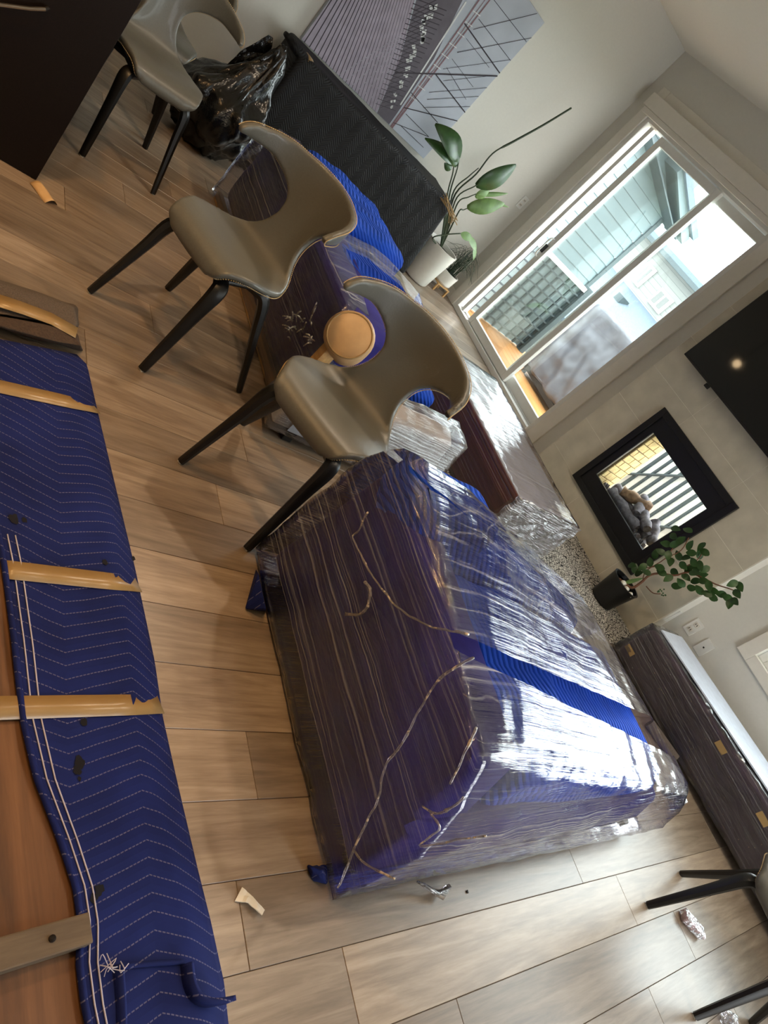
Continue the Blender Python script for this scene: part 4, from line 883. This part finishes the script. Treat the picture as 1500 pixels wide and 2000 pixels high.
lf = [(1320, 1033), (1316, 1048), (1343, 1036), (1318, 1062), (1300, 1062), (1330, 1055), (1348, 1065), (1370, 1068), (1376, 1078), (1366, 1082), (1290, 1078), (1280, 1082), (1305, 1085), (1325, 1085), (1310, 1098), (1340, 1090), (1355, 1098), (1368, 1105), (1240, 1110), (1255, 1108), (1248, 1120), (1235, 1105), (1262, 1118), (1288, 1108), (1292, 1118), (1335, 1105), (1345, 1112), (1356, 1120), (1340, 1128), (1330, 1138), (1322, 1145), (1360, 1135), (1372, 1122), (1376, 1112), (1352, 1148), (1366, 1152), (1385, 1145), (1395, 1155), (1392, 1166), (1408, 1160), (1420, 1167), (1430, 1140), (1445, 1146), (1435, 1175), (1425, 1180), (1440, 1160), (1380, 1160), (1375, 1135), (1350, 1080), (1362, 1112), (1270, 1098), (1318, 1118), (1305, 1130)]
for i, (px, py) in enumerate(lf):
    c = J3(px, py, 4.30+random.uniform(-.05, .04)); a = random.uniform(0, 6.283); dv = Vector((math.cos(a), random.uniform(-.5, .2), math.sin(a))).normalized()*.034
    o = obj('leaf', leaf(bmesh.new(), c-dv, c+dv, .045, (random.uniform(-.4, .6), -1, random.uniform(-.2, .8)), .06, .12, 6), 'leaf', jp, True)
b = bmesh.new()
for i in range(12): c = J3(1292+random.uniform(-8, 10), 1158+random.uniform(-7, 8), 4.28); q = bmesh.new(); bmesh.ops.create_icosphere(q, subdivisions=1, radius=.006); bmesh.ops.transform(q, matrix=Matrix.Translation(c), verts=q.verts[:]); me = bpy.data.meshes.new('t'); q.to_mesh(me); q.free(); b.from_mesh(me)
obj('bud_cluster', b, 'leaf', jp)
for px, py in ((1204, 1147), (1219, 1153), (1222, 1167)):
    c = J3(px, py, 4.28); q = bmesh.new(); bmesh.ops.create_icosphere(q, subdivisions=2, radius=.02); crumple(q, .006, 40, px); bmesh.ops.transform(q, matrix=Matrix.Translation(Vector((c.x, c.y, .188))), verts=q.verts[:]); obj('white_pebble', q, 'potwhite', jp, True)
o = obj('plant_tag', leaf(bmesh.new(), Vector((-.02, .02, .18)), Vector((.01, .05, .30)), .03, (1, -1, 0)), 'leafpale', jp, True)
# ================================================================ LITTER
c = onZ(85, 380, 0); pc = empty('tape_scrap', c, label='curled tan scrap of tape on the floor by the island corner', cat='scrap')
bm = bmesh.new(); 
g = [[bm.verts.new((-.05+.1*i/6, -.03+.06*j/6, .002+.018*math.sin(math.pi*j/6)+.002*math.sin(i))) for j in range(7)] for i in range(7)]
for i in range(6):
    for j in range(6): bm.faces.new((g[i][j], g[i+1][j], g[i+1][j+1], g[i][j+1]))
o = obj('scrap_sheet', bm, plain('kraft_scrap', S(214, 176, 124), .5), pc, True); o.modifiers.new('thickness', 'SOLIDIFY').thickness = .001; o.rotation_euler = (0, 0, .6)
c = onZ(483, 1766, 0); pc = empty('paper_scrap', c, label='small torn white scrap of foam on the floor near the blanket', cat='scrap')
bm = bmesh.new(); bm.faces.new([bm.verts.new(p) for p in ((-.035, -.01, .004), (-.01, -.035, .006), (.0, -.006, .012), (.03, .02, .02), (.02, .035, .012), (-.012, .012, .01))]); bmesh.ops.triangulate(bm, faces=bm.faces[:]); refine(bm, .012, 4); crumple(bm, .003, 60, 1)
for v in bm.verts: v.co.z = max(v.co.z, .002)
o = obj('scrap_sheet', bm, 'potwhite', pc); o.modifiers.new('thickness', 'SOLIDIFY').thickness = .002
c = onZ(1345, 1808, 0); pc = empty('plastic_bag_roll', c, .75, label='small crumpled clear and red plastic wrapper on the floor near the chair legs', cat='wrapper')
bm = bx(-.055, .055, -.022, .022, .002, .032, bev=.01); refine(bm, .012, 4); crumple(bm, .003, 70, 2); obj('wrapper_core', bm, plain('red_wrapper', S(196, 150, 146), .3, var=.25, noise_scale=60), pc, True)
bm = bx(-.062, .062, -.026, .03, .001, .036, bev=.01); refine(bm, .012, 4); crumple(bm, .004, 70, 3); obj('clear_skin', bm, 'filmclear', pc)
c = onZ(912, 1742, 0); pc = obj('floor_crumb', lathe([(.004, 0), (.005, .003), (.002, .005)], 10), 'black'); pc.location = c; tag(pc, 'tiny black crumb on the floor in front of the sofa', 'crumb')
c = onZ(1412, 1996, 0); pc = empty('film_ball', c, label='crumpled ball of clear film at the bottom right edge', cat='film'); bm = bmesh.new(); bmesh.ops.create_icosphere(bm, subdivisions=4, radius=.03); crumple(bm, .012, 40, 8)
for v in bm.verts: v.co.z = max(v.co.z+.028, .001)
obj('film_lump', bm, 'filmclear', pc)
# ================================================================ OUTSIDE
M['deckwood'] = wood('deck_wood', [(.3, S(140, 92, 46)), (.7, S(170, 118, 64))], 'X', .6)
dk = empty('deck', (0, 0, -.12), label='orange brown wooden deck outside the patio door', cat='deck')
for i in range(17): y = 4.80+i*.145; obj('deck_board', bx(-5.9, -1.0, y, y+.14, -.03, 0, bev=.003, seg=1), 'deckwood', dk)
obj('joists', bx(-5.88, -1.02, 4.82, 7.2, -.2, -.031), 'espresso', dk)
M['lattice'] = plain('grey_fence', S(62, 72, 74), .7); M['whitepaint'] = plain('white_paint', S(236, 238, 238), .6)
lt = empty('lattice_screen', (-5.8, 5.6, -.12), label='grey square lattice privacy screen at the left of the deck', cat='fence')
for i in range(12): y = 4.90+i*.145; obj('lattice_bar', bx(-.02, .0, y-5.6-.012, y-5.6+.012, .02, .98), 'lattice', lt)
for i in range(9): z = .10+i*.115; obj('lattice_bar', bx(.0005, .016, -.75, .9, z-.009, z+.009), 'lattice', lt)
obj('top_rail', bx(-.03, .03, -.76, .90, .981, 1.03), 'whitepaint', lt); obj('post', bx(-.045, .045, .901, .98, .002, 1.06), 'lattice', lt); obj('backing', bx(-.06, -.05, -.76, .9, .02, .98), plain('pale_panel', S(142, 158, 158), .7), lt)
M['siding'] = plain('pale_siding', S(100, 114, 117), .7, noise_scale=4, var=.05); M['shingle'] = plain('grey_shingle', S(92, 104, 114), .9, noise_scale=40, var=.2)
nb = empty('neighbour_house', (-8.0, 7.5, -3), label='pale blue grey clapboard house seen at the left through the patio door', cat='house')
for i in range(20):
    z = 3.0+i*.165; y1 = 1.37
    bm = prism([(0, -3.5, z), (0, y1, z), (.02, y1, z), (.02, -3.5, z)], (0, 0, .16)); 
    for v in bm.verts:
        if v.co.z > z+.1 and v.co.x > .01: v.co.x -= .014
    obj('siding_board', bm, 'siding', nb)
obj('wall', bx(-4, -.001, -3.5, 1.36, .0, 6.3), 'siding', nb); obj('corner_board', bx(.0005, .04, 1.371, 1.45, .0, 5.2), 'lattice', nb)
bm = prism([(-4.2, .52, 5.55+.02), (.35, .52, 5.55+.02), (.35, 1.75, 5.13), (-4.2, 1.75, 5.13)], (0, .03, .12)); obj('fascia', bm, 'siding', nb)
bm = prism([(-4.2, -3.6, 6.9), (.42, -3.6, 6.9), (.42, 1.78, 5.27), (-4.2, 1.78, 5.27)], (0, .02, .09)); obj('roof', bm, 'shingle', nb); bm = prism([(.0, -3.5, 6.3), (.34, -3.5, 6.3), (.34, 1.6, 5.10), (.0, 1.6, 5.10)], (0, 0, .02)); obj('soffit', bm, 'lattice', nb)
h2 = empty('far_house', (-10.5, 15, -3), label='distant grey sided house with two white windows beyond the deck', cat='house'); H2 = Vector((-10.5, 15, -3)); Y2 = 14.0
t = NT('lap_siding'); sp = t.new('ShaderNodeSeparateXYZ'); t.link(t.coords(), sp.inputs[0]); fr_ = t.math('FRACT', t.math('MULTIPLY', sp.outputs[2], 8)); t.link(t.ramp(fr_, [(.0, S(84, 86, 82)), (.15, S(116, 118, 112)), (1, S(122, 124, 118))]), t.b.inputs['Base Color']); t.bump(fr_, .3, .02); M['lap'] = t.m
def HB(name, x0, x1, y0, y1, z0, z1, mat, parent=None): return obj(name, bx(x0-H2.x, x1-H2.x, y0-H2.y, y1-H2.y, z0-H2.z, z1-H2.z), mat, parent or h2)
HB('wall', -12.6, -7.0, Y2, Y2+5, -3, 2.2, 'lap')
for pq in (((1232, 545), (1278, 523), (1262, 565) if 0 else (1273, 538), (1246, 562)), ((1266, 588), (1296, 564), (1316, 590), (1286, 614))):
    P = [onY(*p, Y2) for p in pq]; x0, x1 = min(p.x for p in P), max(p.x for p in P); z0, z1 = min(p.z for p in P), max(p.z for p in P)
    w = HB('window', x0, x1, Y2-.06, Y2-.001, z0, z1, 'whitepaint'); mx = (x0+x1)/2
    for a, c in ((x0+.06, mx-.03), (mx+.03, x1-.06)): HB('pane', a, c, Y2-.065, Y2-.0605, z0+.06, z1-.06, plain('dull_glass', S(84, 86, 82), .3), w)
bm = prism([Vector(p)-H2 for p in ((-13.0, Y2-.4, 2.15), (-6.8, Y2-.4, 2.15), (-8.2, Y2+2.2, 3.05), (-11.3, Y2+2.2, 3.15))], (0, 0, .1)); obj('roof', bm, 'shingle', h2)
obj('eave', bx(-13.0-H2.x, -6.8-H2.x, Y2-.42-H2.y, Y2-.3-H2.y, 2.05-H2.z, 2.15-H2.z), 'lattice', h2)
bm = prism([Vector(p)-H2 for p in ((-12.6, Y2-3.0, -.15), (-7.2, Y2-3.0, -.15), (-7.2, Y2-.002, 1.02), (-12.6, Y2-.002, 1.02))], (0, 0, .08)); lr = obj('porch_roof', bm, 'shingle', h2)
obj('roof_vent', bx(-10.95-H2.x, -10.75-H2.x, Y2-.9-H2.y, Y2-.6-H2.y, .72-H2.z, .92-H2.z), 'lattice', h2); HB('porch_wall', -12.5, -7.3, Y2-2.8, Y2-2.6, -3, -.12, 'lap')
tp = empty('covered_grill', (-4.85, 6.35, -.12), label='grill under a wrinkled grey cover on the deck', cat='grill'); TPo = Vector((-4.85, 6.35, -.12))
bm = bevhull([Vector(p) for p in ((-.42, -.3, .09), (.5, -.3, .09), (.5, .3, .09), (-.42, .3, .09), (-.38, -.22, 1.08), (.42, -.22, 1.12), (.42, .24, 1.12), (-.38, .24, 1.08))], .06); refine(bm, .06, 6)
for v in bm.verts: 
    k = 1-v.co.z/1.2; v.co += Vector((math.sin(v.co.y*25+v.co.z*6)*.02*k, math.sin(v.co.x*22+v.co.z*9)*.03*k, 0))
crumple(bm, .03, 5, 3); obj('cover', bm, plain('grey_tarp', S(92, 93, 100), .45, noise_scale=8, var=.08), tp, True); obj('cart_base', bx(-.36, .44, -.25, .25, .05, .11), 'black', tp)
for sx in (-.32, .40):
    for sy in (-.2, .2): obj('caster', bx(sx-.02, sx+.02, sy-.02, sy+.02, .0, .0495), 'black', tp)
rw = empty('deck_railing', (-3.5, 7.24, -.12), label='clear glass deck railing with a slim top rail', cat='railing')
obj('top_rail', bx(-2.3, 2.4, -.02, .02, .98, 1.02), 'steel', rw); 
for i in range(4): obj('glass_panel', bx(-2.25+i*1.17, -1.13+i*1.17, -.004, .004, .06, .95), 'glass', rw); obj('post', bx(-2.29+i*1.17, -2.26+i*1.17, -.02, .02, .002, .98), 'steel', rw)
ws = empty('white_screen', (-2.6, 5.75, -.12), label='bright white slatted screen seen through the fireplace', cat='screen')
obj('panel', bx(-.9, 1.0, .02, .04, 0.001, 1.3), 'whitepaint', ws)
for i in range(22): x = -.85+i*.08; obj('slat', bx(x-.008-(i % 3)*.003, x+.008, -.012, .0195, .02, 1.28), 'lattice', ws)
for x0, z0, x1, z1 in ((-.75, .15, .2, 1.25), (-.25, .05, .7, 1.1)): obj('brace', tb([(x0, -.02, z0), (x1, -.02, z1)], .012, 6), 'lattice', ws)
gd = obj('ground', bx(-60, 60, 4.9, 80, -3.2, -3.0), plain('lawn', S(120, 128, 104), .95, noise_scale=3, var=.2)); gd['kind'] = 'structure'; gd['label'] = 'ground beyond the deck'
